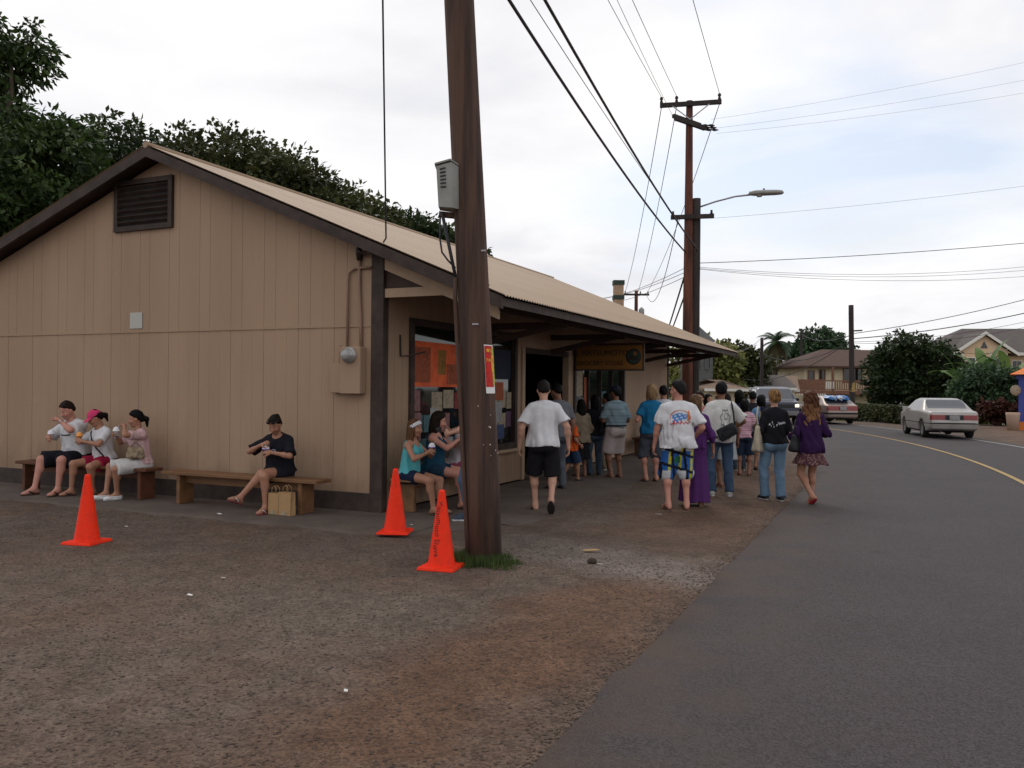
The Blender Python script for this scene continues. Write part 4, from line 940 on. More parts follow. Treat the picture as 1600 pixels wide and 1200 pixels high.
T(1215, 95, [((-1.6,0,3.8),(2.4,2,1.9)),((2.0,0,3.6),(2.4,2,1.8)),((0,0,2.6),(3.2,2,1.8))], 260, 24, .30, .7, 'leaf_dark', 'dark thicket of a tree behind the palm trunk', 24, group=gb)
T(1280, 108, [((0,0,7.4),(3.4,3,2.8)),((-2.0,0,6.0),(2.4,3,2.6)),((2.0,0,6.0),(2.4,3,2.6)),((0,-1,4),(4.2,3,2.6))], 620, 26, .30, .6, 'leaf_blue', 'large dome-shaped tree behind the two-storey house', 25, trunk=(3.5, .4), group=gb, shell=.85)
T(1425, 56, [((-.2,0,5.0),(1.5,1.5,1.1)),((-1.3,0,3.9),(1.5,1.5,1.4)),((1.1,0,4.2),(1.6,1.5,1.4)),((0,-.4,3.0),(2.2,1.7,1.5)),((-1.7,0,2.5),(1.2,1.2,1.2)),((2.0,0,3.0),(1.2,1.2,1.4))], 620, 34, .16, .42, 'leaf_dark', 'bushy dark green roadside tree in front of the house', 26, trunk=(2.0, .18), group='roadside greenery', droop=.5)
T(1480, 54, [((0,0,2.4),(1.6,1.2,1.3)),((-.8,0,1.5),(1.5,1.2,1.0)),((1.1,0,1.5),(1.4,1.2,1.1))], 260, 30, .17, .42, 'leaf_dark', 'low dark shrub between the bushy tree and the banana clump', 27, trunk=(1.2, .1), group='roadside greenery')
T(1552, 44, [((-.2,0,2.4),(1.3,1.2,.75)),((.8,0,2.0),(1.2,1.2,.8)),((-1.0,0,1.7),(1.0,1,.8)),((.2,-.3,1.5),(1.6,1.1,.8))], 330, 34, .13, .34, 'leaf_blue', 'umbrella-shaped grey-green shrub on thin stems near the kiosk', 28, trunk=(1.4, .07), group='roadside greenery')
T(1562, 42, [((0,0,.7),(.9,.5,.5)),((.8,0,.6),(.6,.5,.45))], 70, 24, .13, .28, 'leaf_red', 'dark red ti plants growing under the umbrella-shaped shrub', 29, name='shrub', trunk=(.6, .05), group='roadside greenery', cat='shrub', limbs=False)
T(1518, 47, [((0,0,.55),(1.5,.6,.5)),((-1.2,0,.4),(.9,.5,.4))], 130, 24, .13, .28, 'leaf_yellow', 'low yellow-green ground shrub beside the silver sedan', 30, name='shrub', trunk=(.4, .05), group='roadside greenery', cat='shrub', limbs=False)
# clipped hedge along the verge
hx0 = W(1334, 51); hx1 = W(1425, 42.5); hd_ = Vector((hx1[0]-hx0[0], hx1[1]-hx0[1], 0)); hl = hd_.length; hz = float(gz(*hx0))*.5
he = empty('hedge', ((hx0[0]+hx1[0])/2, (hx0[1]+hx1[1])/2, hz-.1), math.atan2(hd_.y, hd_.x), 'long clipped green hedge beside the road bend', 'hedge')
V, F, C = leaves([((hl*(i+.5)/16-hl/2, 0, .55), (.62, .55, .55)) for i in range(16)], 700, 26, .10, .22, 31, .1, .75, 1.5); V[:,2] = np.minimum(V[:,2], 1.12+.05*np.sin(V[:,0]*3)); link('foliage', from_np('foliage', V, F, C, smooth=False), 'leaf_olive', he)
MB().box(-hl/2, hl/2, -.35, .35, -.1, .85).build('inner_twigs', 'bark', he)
# palms
def palm(px, d, h, label, n, L, seed, trunk_r=.16, m='leaf_blue', shag=0):
    x, y = W(px, d); z = float(gz(x, y)); e = empty('palm_tree', (x, y, z), 0, label, 'palm tree', 'palms')
    r = random.Random(seed); mb = MB(); mb.tube([(.06*i*sin(i), 0, h*i/6-(.2 if i == 0 else 0)) for i in range(7)], [trunk_r*(1.2-.05*i) for i in range(7)], 10); mb.build('trunk', 'bark', e)
    for i in range(n+shag):
        az = i*2.399+r.uniform(-.2, .2); dead = i >= n; el = r.uniform(-.25, 1.15) if not dead else r.uniform(-1.2, -.6); V = []; F = []; K = 9
        pts = []; p = Vector((0, 0, h)); dr_ = Vector((cos(az)*cos(el), sin(az)*cos(el), sin(el)))
        for k in range(K+1):
            pts.append(p.copy()); p = p+dr_*(L/K); dr_.z -= .20*(1 if not dead else .6); dr_.normalize()
        for k in range(1, K+1):
            t = (pts[k]-pts[k-1]).normalized(); sdv = t.cross(Vector((0,0,1))).normalized(); ll = L*.30*sin(pi*min(1, (k+1)/(K+2)))
            for sgn in (-1, 1):
                for q in range(3):
                    b = pts[k-1].lerp(pts[k], q/3); tip = b+(sdv*sgn*.85+t*.55+Vector((0,0,-.45)))*ll*r.uniform(.8, 1.1); wv = t*L*.022; i0 = len(V); V += [b-wv, b+wv, tip]; F.append((i0, i0+1, i0+2))
        c = np.full((len(V), 3), r.random()*.8)
        link('frond', from_np('frond', np.array(V), np.array(F), c, smooth=False), m if not dead else 'leaf_brown', e)
    return e
palm(1212, 84, 7.5, 'shaggy palm with hanging dead fronds behind the low roofs', 20, 2.3, 1, .26, 'leaf_blue', 22)
palm(1502, 130, 9.2, 'small distant palm rising behind the large apartment roof', 16, 2.4, 2, .2)
# banana plants: each large leaf its own piece
def banana(px, d, h, label, seed, n=9):
    x, y = W(px, d); z = float(gz(x, y)); e = empty('banana_plant', (x, y, z), 0, label, 'banana plant', 'banana plants')
    r = random.Random(seed); MB().tube([(0,0,-.1),(0,0,h*.3),(.05,0,h*.6)], [.13,.11,.07], 10).build('stem', 'leaf_banana_stem', e)
    for i in range(n):
        az = i*2.399+r.uniform(-.3, .3); el = r.uniform(.5, 1.35); p = Vector((0, 0, h*.55)); d_ = Vector((cos(az)*cos(el), sin(az)*cos(el), sin(el))); K = 9; L = h*.62*r.uniform(.8, 1.1); V = []; F = []
        for k in range(K+1):
            t = k/K; sdv = d_.cross(Vector((0,0,1))).normalized(); up = sdv.cross(d_); w = .30*sin(pi*min(.97, max(.06, (t-.12)/.88)))**.7 if t > .12 else .03
            V += [p-sdv*w-up*-.10*w, p.copy(), p+sdv*w-up*-.10*w]; p = p+d_*(L/K); d_.z -= .17; d_.normalize()
        for k in range(K):
            a = k*3; F += [(a, a+1, a+4, a+3), (a+1, a+2, a+5, a+4)]
        link('leaf', from_np('leaf', np.array(V), np.array(F), np.full((len(V), 3), r.random())), 'leaf_banana', e)
mat('leaf_banana_stem', (.12,.13,.05), .7)
banana(1500, 51, 4.4, 'tall banana plant directly below the apartment gable', 1); banana(1538, 52, 5.0, 'banana plant with a leaf reaching up beside the apartment windows', 2); banana(1575, 50, 4.4, 'banana plant behind the umbrella-shaped shrub', 3); banana(1519, 49, 3.4, 'short banana plant between the taller ones', 4)
# grass tuft round the near pole
r = np.random.default_rng(9); n = 3800; a = r.random(n)*2*pi; rad = .15+.34*r.random(n)**1.8*(.7+.45*np.sin(a*5+1)*np.sin(a*2)); bx_ = -3.62+np.cos(a)*rad*1.05; by_ = 7.17+np.sin(a)*rad*.85
hh = (.03+.09*r.random(n))*np.clip(1.25-(rad-.15)/.5, .3, 1); la = r.random(n)*2*pi; ln = .6*hh*r.random(n); wv = .0035
P0 = np.stack([bx_, by_, np.zeros(n)], -1); tip = P0+np.stack([np.cos(la)*ln, np.sin(la)*ln, hh], -1); sdv = np.stack([-np.sin(la), np.cos(la), 0*la], -1)*wv
tag(link('grass', from_np('grass', np.stack([P0-sdv, P0+sdv, tip], 1).reshape(-1, 3), np.arange(n*3).reshape(-1, 3), np.repeat(r.random(n), 3)[:, None]*np.ones((1, 3)), smooth=False), 'leaf_grass'), 'short green grass tuft growing round the near pole foot', 'grass', kind='stuff')

# ------------------------------------------------------------------ far buildings
mat('stucco_cream', (.62,.52,.36), .85, noise=(1.5, (.52,.43,.30), .4, .7)); mat('shingle_brown', (.105,.060,.045), .9, noise=(6, (.07,.042,.033), .4, .6, (1,1,4))); mat('shingle_tan', (.24,.165,.12), .9, noise=(5, (.18,.125,.09), .4, .6)); mat('shingle_grey', (.125,.105,.098), .9, noise=(5, (.09,.078,.074), .4, .6))
mat('wood_brown', (.22,.105,.065), .7, noise=(5, (.16,.075,.05), .4, .6)); mat('stucco_peach', (.66,.48,.32), .85); mat('trim_white', (.72,.69,.64), .6); mat('steeple_grey', (.13,.13,.125), .9, noise=(4, (.10,.10,.10), .4, .6)); mat('kiosk_blue', (.05,.07,.30), .5); mat('kiosk_orange', (.70,.20,.045), .6); mat('kiosk_pink', (.62,.22,.20), .7); mat('terracotta', (.46,.33,.25), .8)
def hip(name, x0, x1, y0, y1, z, rise, m, par, ov=.6, gable=False):
    x0 -= ov; x1 += ov; y0 -= ov; y1 += ov; ym = (y0+y1)/2; i = 0 if gable else (y1-y0)/2*.95
    v = [(x0,y0,z),(x1,y0,z),(x1,y1,z),(x0,y1,z),(x0+i,ym,z+rise),(x1-i,ym,z+rise),(x0,y0,z-.16),(x1,y0,z-.16),(x1,y1,z-.16),(x0,y1,z-.16)]
    return MB().add(v, [(0,1,5,4),(1,2,5),(2,3,4,5),(3,0,4),(0,6,7,1),(1,7,8,2),(2,8,9,3),(3,9,6,0),(9,8,7,6)]).build(name, m, par)
def hwin(par, x0, x1, z0, z1, y=0, n=1, m='wood_brown', face=-1):
    f = MB(); t = .09; a, b = (y-.07, y+.03) if face < 0 else (y-.03, y+.07)
    f.box(x0-t, x1+t, a, b, z1, z1+t); f.box(x0-t, x1+t, a, b, z0-t, z0); f.box(x0-t, x0, a, b, z0, z1); f.box(x1, x1+t, a, b, z0, z1)
    w = f.build('window', m, par); st = (x1-x0)/n
    for i in range(n):
        box('pane', (x0+i*st+(.02 if i else 0), x0+(i+1)*st-(.02 if i < n-1 else 0), y-.02, y-.012, z0, z1), 'glass_dark', w)
        if i: box('mullion', (x0+i*st-.02, x0+i*st+.02, y-.06, y+.0, z0, z1), m, w)
    return w
# two-storey house with a balcony
hx, hy_ = W(1256, 80); hz = float(gz(hx, hy_))
ho = empty('house', (hx, hy_, hz), YAW+R(4), 'two-storey cream house with brown hip roof and long balcony', 'house')
box('wall', (0, 14.5, 0, 7, 0, 2.55), 'stucco_cream', ho); box('upper_wall', (0, 14.5, .002, 6.998, 2.56, 5.0), 'stucco_cream', ho)
hip('roof', 0, 14.5, 0, 7, 5.02, 1.75, 'shingle_brown', ho, .9)
hwin(ho, .45, .95, 3.55, 4.5); hwin(ho, 1.55, 2.0, 3.6, 4.6); hwin(ho, 3.9, 5.6, 3.55, 4.75, n=2); hwin(ho, 8, 9.4, 3.55, 4.75, n=2); hwin(ho, 6.4, 7.2, 1.2, 2.3); hwin(ho, 3.2, 4.4, .9, 2.1, n=2)
box('door', (1.0, 1.9, -.04, .03, 0, 2.05), 'wood_brown', ho)
for x in (2.2, 5.8, 9.5, 13): box('post', (x-.09, x+.09, -1.45, -1.27, 0, 4.9), 'wood_brown', ho)
box('balcony_floor', (-1.45, 14.5, -1.55, -.01, 2.5, 2.68), 'wood_brown', ho)
box('balcony_panel', (-1.47, 1.35, -1.62, -1.56, 2.72, 3.72), 'wood_brown', ho); box('balcony_skirt', (-1.5, 14.5, -1.66, -1.625, 2.35, 2.70), 'wood_brown', ho)
box('rail', (1.36, 14.5, -1.60, -1.54, 3.55, 3.66), 'wood_brown', ho); box('rail', (1.36, 14.5, -1.60, -1.54, 2.78, 2.86), 'wood_brown', ho)
for i in range(60): box('baluster', (1.45+i*.215, 1.53+i*.215, -1.59, -1.55, 2.865, 3.545), 'trim_white' if i < 4 else 'wood_brown', ho)
for i in range(13): box('skirt_dentil', (-1.4+i*.22, -1.28+i*.22, -1.70, -1.662, 2.24, 2.40), 'trim_white', ho)
# low houses left of it
def low_house(px, d, w, dep, h, rise, m, label, rz=0, gable=True):
    x, y = W(px, d); z = float(gz(x, y)); e = empty('house', (x, y, z), YAW+rz, label, 'house')
    box('wall', (0, w, 0, dep, 0, h), 'stucco_cream', e); hip('roof', 0, w, 0, dep, h+.17, rise, m, e, .6, gable)
    for k in range(int(w//2.4)): hwin(e, .6+k*2.4, 1.6+k*2.4, .9, 2.0)
    box('fascia', (-.6, w+.6, -.66, -.605, h-.05, h+.16), 'trim_white', e); return e
low_house(1100, 74, 7.5, 5, 2.75, 1.15, 'shingle_grey', 'low house with a long grey-brown roof behind the queue', R(3))
low_house(1172, 76, 3.6, 5, 2.6, 1.25, 'shingle_tan', 'low house with a tan gabled roof left of the balcony', R(-14), True)
x, y = W(1106, 66); low_house(1108, 66, 2.4, 4, 2.5, .7, 'shingle_tan', 'small shed with a pale eave in front of the grey-roofed house', R(8), False)
# grey steeple
x, y = W(1088, 70); z = float(gz(x, y)); e = empty('steeple', (x, y, z), YAW+R(20), 'pointed grey steeple beyond the canopy end and the pole', 'steeple')
box('tower', (-.95, .95, -.95, .95, 0, 6.6), 'steeple_grey', e)
MB().add([(-1.15,-1.15,6.6),(1.15,-1.15,6.6),(1.15,1.15,6.6),(-1.15,1.15,6.6),(0,0,8.1)], [(3,2,1,0),(0,1,4),(1,2,4),(2,3,4),(3,0,4)]).build('roof', 'steeple_grey', e)
for s in (-1, 1): hwin(e, s*.45-.18, s*.45+.18, 4.4, 5.6, -.952, 1, 'steeple_grey')
# apartment building on the right
ax_, ay_ = W(1462, 112); az = float(gz(ax_, ay_)); ap = empty('apartment_building', (ax_, ay_, az), YAW+R(-6), 'large peach apartment building with white trim and grey-brown gabled roofs', 'building')
AE = 7.7
box('wall', (0, 26, 0, 12, 0, AE), 'stucco_peach', ap); hip('roof', 0, 26, 0, 12, AE+.18, 3.6, 'shingle_grey', ap, .9)
def bay(x0, x1, rise):
    xm = (x0+x1)/2; hw = (x1-x0)/2
    box('bay_wall', (x0, x1, -1.8, -.01, 0, AE), 'stucco_peach', ap)
    MB().prism([(x0-.5, AE+.05), (x1+.5, AE+.05), (xm, AE+rise)], -1.78, 5.0).build('bay_gable', 'stucco_peach', ap)
    for s in (-1, 1):
        MB().prism([(xm, AE+rise+.4), (xm, AE+rise+.1), (xm+s*(hw+1.1), AE-.25), (xm+s*(hw+1.1), AE+.05)], -2.3, 5.5).build('bay_roof', 'shingle_grey', ap)
        MB().prism([(xm, AE+rise+.44), (xm, AE+rise+.02), (xm+s*(hw+1.15), AE-.35), (xm+s*(hw+1.15), AE+.07)], -2.42, -2.31).build('rake_trim', 'trim_white', ap)
    for k in range(3): hwin(ap, xm-hw*.72+k*hw*.52, xm-hw*.72+k*hw*.52+.95, AE-2.6, AE-.6, -1.80, 1, 'trim_white')
    for k in range(4): box('pilaster', (x0+.05+k*(x1-x0-.4)/3, x0+.35+k*(x1-x0-.4)/3, -1.88, -1.802, 3.6, AE), 'trim_white', ap)
    MB().prism([(xm-.45, AE+.7), (xm+.45, AE+.7), (xm, AE+1.6)], -1.86, -1.80).build('gable_vent', 'glass_dark', ap)
bay(2.4, 8.2, 2.4); bay(13.2, 19.0, 2.4)
for xa, xb in ((-.95, 1.0), (9.5, 11.9), (20.4, 26.9)): box('fascia', (xa, xb, -1.0, -.91, AE-.2, AE+.18), 'trim_white', ap)
for x in (.3, 1.3): hwin(ap, x, x+.6, AE-2.5, AE-.9, 0, 1, 'trim_white')
for x in (9.6, 11.3, 20.6, 22.6, 24.4): hwin(ap, x, x+1.1, AE-2.4, AE-.9, 0, 2, 'trim_white'); hwin(ap, x, x+1.1, 1.2, 2.7, 0, 2, 'trim_white')
# kiosk at the right edge
kx, ky = W(1596, 37.5); ki = empty('kiosk', (kx, ky, 0), YAW-R(31), 'small kiosk with blue posts and an orange roof at the roadside', 'kiosk')
for i, (x, y) in enumerate(((0,0),(2.2,0),(0,2),(2.2,2))): box('post', (x-.11, x+.11, y-.11, y+.11, .36, 2.45), 'kiosk_blue', ki)
MB().add([(-.45,-.45,2.46),(2.65,-.45,2.46),(2.65,2.45,2.46),(-.45,2.45,2.46),(1.1,1,3.3)], [(3,2,1,0),(0,1,4),(1,2,4),(2,3,4),(3,0,4)]).build('roof', 'kiosk_orange', ki)
box('beam', (-.2, 2.4, -.13, -.03, 2.25, 2.45), 'kiosk_blue', ki); box('plinth', (-.3, 2.5, -.3, 2.3, 0, .35), 'kiosk_orange', ki); box('panel', (.15, 2.05, .02, .06, .5, 2.2), 'kiosk_pink', ki); box('rail', (.12, 2.08, -.06, -.02, 1.2, 1.27), 'kiosk_blue', ki)
sg = empty('round_sign', (kx-.25, ky-.25, 1.75), YAW, 'pale oval board hung on the kiosk corner post', 'sign'); MB().lathe([(0, -.03), (.22, -.03), (.24, 0), (.22, .03), (0, .03)], 20, (0,0,0), 'y').build('board', 'p_cream', sg)
pt = W(1583, 37.0); pl = empty('planter', (pt[0], pt[1], 0), 0, 'tall terracotta planter beside the kiosk', 'planter'); MB().lathe([(0, 0), (.22, 0), (.27, .65), (.29, .76), (.26, .78), (.24, .68), (0, .66)], 24).build('pot', 'terracotta', pl)
# neighbouring building behind the store with a banded chimney
nb_x, nb_y = -16.0, 29.0
nb = empty('neighbour_building', (nb_x, nb_y, 0), 0, 'pale corrugated-roofed building half hidden behind the store roof', 'building')
box('wall', (0, 6.2, 0, 9, 0, 4.1), 'siding', nb); MB().prism([(-.4, 4.1), (6.6, 4.1), (3.1, 5.75)], -.4, 9.4).build('roof', 'roof_metal', nb)
cx_, cy_ = W(965, 34)
ch = empty('chimney', (cx_, cy_, 0), YAW, 'square tan chimney with green bands above the store roof', 'chimney')
for z0, z1, w_, m in ((0, 5.25, .2, 'tan_trim'), (5.25, 5.42, .22, 'sign_green'), (5.42, 5.84, .19, 'tan_trim'), (5.84, 6.02, .225, 'sign_green')): box('shaft' if m == 'tan_trim' else 'band', (-w_, w_, -w_, w_, z0, z1-.001), m, ch)
# ------------------------------------------------------------------ people
mat('skin', (.5,.3,.2), .55, attr=True, noise=(30, (.88,.84,.82), .4, .7), spec=.3)
mat('cloth', (.5,.5,.5), .9, attr=True, noise=(14, (.84,.83,.83), .35, .7), bump=(90, .25), spec=.15)
mat('hair', (.1,.1,.1), .6, attr=True, noise=(60, (.45,.42,.40), .4, .6, (1,1,.12)), bump=(70, .5, (1,1,.1)), spec=.12)
mat('shoe', (.1,.1,.1), .6, attr=True, spec=.3)
def nrm(v): v = np.asarray(v, float); return v/max(np.linalg.norm(v), 1e-9)
def ik(a, c, L1, L2, pole):
    a = np.asarray(a, float); c = np.asarray(c, float); d = c-a; D = np.linalg.norm(d); u = d/max(D, 1e-9); D = min(D, (L1+L2)*.995); c = a+u*D
    p = np.asarray(pole, float); p = nrm(p-u*(p@u)); x = (L1*L1-L2*L2+D*D)/(2*D); h = math.sqrt(max(L1*L1-x*x, 0)); return a+u*x+p*h, c
def rotz(a): return np.array([[cos(a), -sin(a), 0], [sin(a), cos(a), 0], [0, 0, 1]])
def rotx(a): return np.array([[1, 0, 0], [0, cos(a), -sin(a)], [0, sin(a), cos(a)]])
def roty(a): return np.array([[cos(a), 0, sin(a)], [0, 1, 0], [-sin(a), 0, cos(a)]])
def wrinkle(P, amp, seed, f=1.0):
    r = np.random.default_rng(seed); o = np.zeros(len(P), np.float32)
    for i in range(5):
        k = r.normal(size=3)*np.array([30, 30, 15])*f; o += np.sin(P@k.astype(np.float32)+r.random()*6.28)
    return o*amp/2.2
SK = {'fair': (.50,.28,.20), 'tan': (.36,.18,.115), 'brown': (.22,.105,.065), 'pink': (.50,.24,.18), 'dark': (.13,.065,.045)}
def person(loc, yaw, H, label, pose=None, skin='fair', sex='m', build=1.0, hair=None, hair_col=(.02,.015,.012), top=None, bottom=None, shoes=None, hat=None, extra=None, lod=1.0, seed=0, group='people at the store'):
    """pose: dict in the units of a 1.75 m figure, x = the figure's right, y = ahead, z = up"""
    po = dict(pelvis=(0, 0, .93), lean=0., twist=0., side=0., hpitch=0., hyaw=0., ankR=(.10, -.02, .085), ankL=(-.10, -.02, .085), wrR=(.27, .03, .86), wrL=(-.27, .03, .86),
              knR=(.25, 1, 0), knL=(-.25, 1, 0), elR=(.5, -1, -.2), elL=(-.5, -1, -.2), footR=0., footL=0., liftR=0., liftL=0., curl=.35, palmR=None, palmL=None)
    po.update(pose or {})
    sc = H/1.75; fem = sex == 'f'; bw = build
    p0 = np.array(po['pelvis'], float); M = rotz(po['twist'])@rotx(-po['lean'])@roty(po['side']); rt, fw, up = M[:,0], M[:,1], M[:,2]
    T_ = lambda x, y, z: p0+rt*x+fw*y+up*z
    shw = (.155 if fem else .178)*(.5+.5*bw)
    nb_ = T_(0, -.005, .525); sh = {s: T_(k*shw, -.01, .440) for s, k in (('R', 1), ('L', -1))}
    Mh = rotz(po['twist']*.6+po['hyaw'])@rotx(-po['lean']*.6-po['hpitch']); hr, hf, hu = Mh[:,0], Mh[:,1], Mh[:,2]
    hc = nb_+up*.045+hu*.12+hf*.012
    MhT = Mh.T.astype(np.float32); MT = M.T.astype(np.float32)
    Mp = rotz(po['twist']*.3)@rotx(-po['lean']*.25)
    hip_ = {s: p0+Mp@np.array([k*(.088 if not fem else .092), 0, -.03]) for s, k in (('R', 1), ('L', -1))}
    kn, an, el, wr = {}, {}, {}, {}
    for s in 'RL':
        kn[s], an[s] = ik(hip_[s], po['ank'+s], .425, .415, po['kn'+s]); el[s], wr[s] = ik(sh[s], po['wr'+s], .285, .25, po['el'+s])
    # ---- body field
    def torso(P, g=0.):
        q = (P-p0.astype(np.float32))@M.astype(np.float32)
        d = s_ell(q, (0, -.012, 0), ((.158 if not fem else .168)*bw+g, .118*bw+g, .125+g))
        d = smin(d, s_ell(q, (0, .004+.02*(bw-1), .17), ((.138 if not fem else .122)*bw+g, .103*bw*(1+.6*max(bw-1, 0))+g, .17+g)), .06)
        d = smin(d, s_ell(q, (0, -.002, .355), ((.160 if not fem else .140)*(.4+.6*bw)+g, .112*(.4+.6*bw)+g, .165+g)), .06)
        d = smin(d, s_cone(q, (-shw*.85, -.012, .438), (shw*.85, -.012, .438), .054+g, .054+g), .05)
        for k in (-1, 1): d = smin(d, s_cone(q, (0, -.018, .500), (k*shw*.75, -.012, .452), .046+g, .046+g), .04)
        for k in (-1, 1):
            d = smin(d, s_ell(q, (k*.072, -.065, -.045), (.085*bw+g, .08*bw+g, .09+g)), .04)
            if fem: d = smin(d, s_ell(q, (k*.066, .085, .335), (.056+g, .055+g, .056+g)), .04)
        return d
    fa = .92 if fem else 1.0
    def arm(P, s, g=0., to=1.0, r=None):
        d = s_cone(P, sh[s], el[s], .053*fa*bw**.5+g, .041*fa*bw**.5+g)
        if to > .99: d = smin(d, s_cone(P, el[s], wr[s], .041*fa+g, .027*fa+g), .02); d = smin(d, s_ell(P, el[s]*.72+wr[s]*.28, (.042*fa,)*3), .03)
        return d
    def leg(P, s, g=0.):
        d = s_cone(P, hip_[s]+np.array([0, 0, .02]), kn[s], .092*bw**.7+g, .057*bw**.4+g)
        cal = kn[s]*.68+an[s]*.32; bk = nrm(np.cross(np.cross(an[s]-kn[s], kn[s]-hip_[s]+np.array([0, .02, .01])), an[s]-kn[s]))
        d = smin(d, s_cone(P, kn[s], an[s], .053*bw**.4+g, .035+g), .03)
        return smin(d, s_cone(P, kn[s]*.85+an[s]*.15-bk*.012, cal-bk*.02, .05*bw**.4+g, .055*bw**.4+g), .03) if True else d
    ft = {}
    for s in 'RL':
        k = 1 if s == 'R' else -1; a = po['foot'+s]-k*.16; F_ = rotz(a)@rotx(-po['lift'+s]); ft[s] = F_
    def foot(P, s, g=0.):
        q = (P-an[s].astype(np.float32))@ft[s].astype(np.float32)
        d = s_cone(q, (0, -.035, -.045), (0, .02, -.03), .034+g, .034+g); d = smin(d, s_cone(q, (0, 0, 0), (0, .12, -.048), .038+g, .026+g), .03)
        d = smin(d, s_ell(q, (.004, .13, -.058), (.043+g, .06+g, .020+g)), .03); return d
    def body(P):
        d = torso(P); d = smin(d, s_cone(P, nb_-up*.05, hc-hu*.05, .056 if not fem else .048, .050 if not fem else .044), .04)
        for s in 'RL': d = smin(d, arm(P, s), .035); d = smin(d, leg(P, s), .03); d = smin(d, foot(P, s), .03)
        return d
    def headf(P):
        q = (P-hc.astype(np.float32))@Mh.astype(np.float32); w = .95 if fem else 1.0
        d = s_ell(q, (0, -.012, .032), (.075*w, .096, .098)); d = smin(d, s_ell(q, (0, .022, -.035), (.060*w, .070, .083)), .04)
        d = smin(d, s_ell(q, (0, .058, -.098), (.030*w, .028, .024)), .04)
        d = smin(d, s_cone(q, (0, .092, .012), (0, .110, -.028), .008, .014), .016)
        for k in (-1, 1):
            d = smin(d, s_ell(q, (k*.078*w, -.008, -.008), (.012, .020, .031)), .012); d = smax(d, -(np.linalg.norm(q-np.array([k*.032, .112, .014], np.float32), axis=1)-.021), .015)
            d = smin(d, s_ell(q, (k*.034, .070, -.030), (.026, .022, .022)), .03)
            d = smin(d, s_ell(q, (k*.031, .080, .013), (.013, .012, .010)), .004)
        d = smin(d, s_ell(q, (0, .090, -.060), (.024, .012, .011)), .012)
        d = smin(d, s_cone(q, (0, -.02, -.13), (0, -.012, -.06), .050 if not fem else .044, .05), .03)
        return d
    hdl = {}
    for s in 'RL':
        k = 1 if s == 'R' else -1; d_ = nrm(wr[s]-el[s]); pn = po['palm'+s]; pn = np.array(pn, float) if pn is not None else -rt*k
        pn = nrm(pn-d_*(pn@d_)); sd3 = np.cross(d_, pn)*k   # towards the thumb side
        if po['palm'+s] is None and (sd3@fw) < 0: sd3 = -sd3
        hdl[s] = (d_, pn, sd3)
    def hand(P, s):
        d_, pn, t3 = hdl[s]; w0 = wr[s]; Mx = np.stack([t3, pn, d_], 1).astype(np.float32); q = (P-w0.astype(np.float32))@Mx; c = po['curl']
        d = s_ell(q, (0, .002, .05), (.043, .017, .052)); d = smin(d, s_cone(q, (0, 0, -.03), (0, 0, .02), .028*fa, .025*fa), .02)
        for i, (x, L) in enumerate(((.031, .070), (.010, .079), (-.011, .074), (-.031, .056))):
            a = np.array([x, .002, .088]); p1 = a+np.array([x*.12, sin(c)*L*.5, cos(c)*L*.5]); c2 = c*2.3; p2 = p1+np.array([0, sin(c2)*L*.5, cos(c2)*L*.5])
            d = smin(d, s_cone(q, a, p1, .0095, .0085), .006); d = smin(d, s_cone(q, p1, p2, .0085, .0068), .004)
        a = np.array([.032, .004, .028]); p1 = a+np.array([.026, .012, .030]); p2 = p1+np.array([.004, .012+.02*c, .028])
        d = smin(d, s_cone(q, a, p1, .014, .011), .012); return smin(d, s_cone(q, p1, p2, .011, .0085), .005)
    allp = np.array([p0, hc+hu*.15, *hip_.values(), *kn.values(), *an.values(), *el.values(), *wr.values(), *sh.values()])
    lo, hi = allp.min(0)-.21, allp.max(0)+.21; lo[2] = max(lo[2], -.08)
    sk = np.array(SK[skin])
    root = empty('person', loc, yaw, label, 'person', group)
    def emit(name, V, Q, col, m, parent=root):
        if len(Q) == 0: return None
        return link(name, from_np(name, V*sc, Q, np.clip(col, 0, 1)), m, parent)
    # body: trunk and limbs, head and hands joined into one mesh
    Vs, Qs, Cs, off = [], [], [], 0
    def addm(V, Q, c):
        nonlocal off
        Vs.append(V); Qs.append(Q+off); Cs.append(c); off += len(V)
    V, Q = snet(body, lo, hi, .0165*lod); addm(V, Q, np.tile(sk, (len(V), 1)))
    V, Q = snet(headf, hc-.19, hc+.17, .0075*lod); q = (V-hc)@Mh; c = np.tile(sk*1.02, (len(V), 1))
    if True:
        face = q[:,1] > .03
        def dab(cx, cy, rx, ry, col, k):
            w = np.clip(1.6-((np.abs(q[:,0])-cx)/rx)**2-((q[:,2]-cy)/ry)**2, 0, 1)*face*k; c[:] = c*(1-w[:, None])+np.array(col)*w[:, None]
        dab(.032, .014, .013, .007, (.10,.07,.06), .9); dab(.033, .034, .020, .005, np.array(hair_col)*.6+sk*.2, .8); dab(0, -.060, .022, .007, sk*np.array([.85,.55,.55]), .8); dab(.042, -.03, .02, .02, sk*np.array([1.08,.9,.9]), .4)
        if sex == 'm': 
            w = ((q[:,2] < -.045) & (q[:,1] > 0)).astype(float)*.18; c = c*(1-w[:, None])+np.array([.06,.045,.04])*w[:, None]
    addm(V, Q, c)
    for s in 'RL':
        if po.get('nohand'+s): continue
        ctr = wr[s]+hdl[s][0]*.08; V, Q = snet(lambda P: hand(P, s), ctr-.14, ctr+.14, .0058*lod); addm(V, Q, np.tile(sk*.98, (len(V), 1)))
    emit('body', np.concatenate(Vs), np.concatenate(Qs), np.concatenate(Cs), 'skin')
    # ---- clothing
    def paint(V, spec):
        q = (V-p0)@M
        return spec(q) if callable(spec) else np.tile(np.array(spec, float), (len(V), 1))
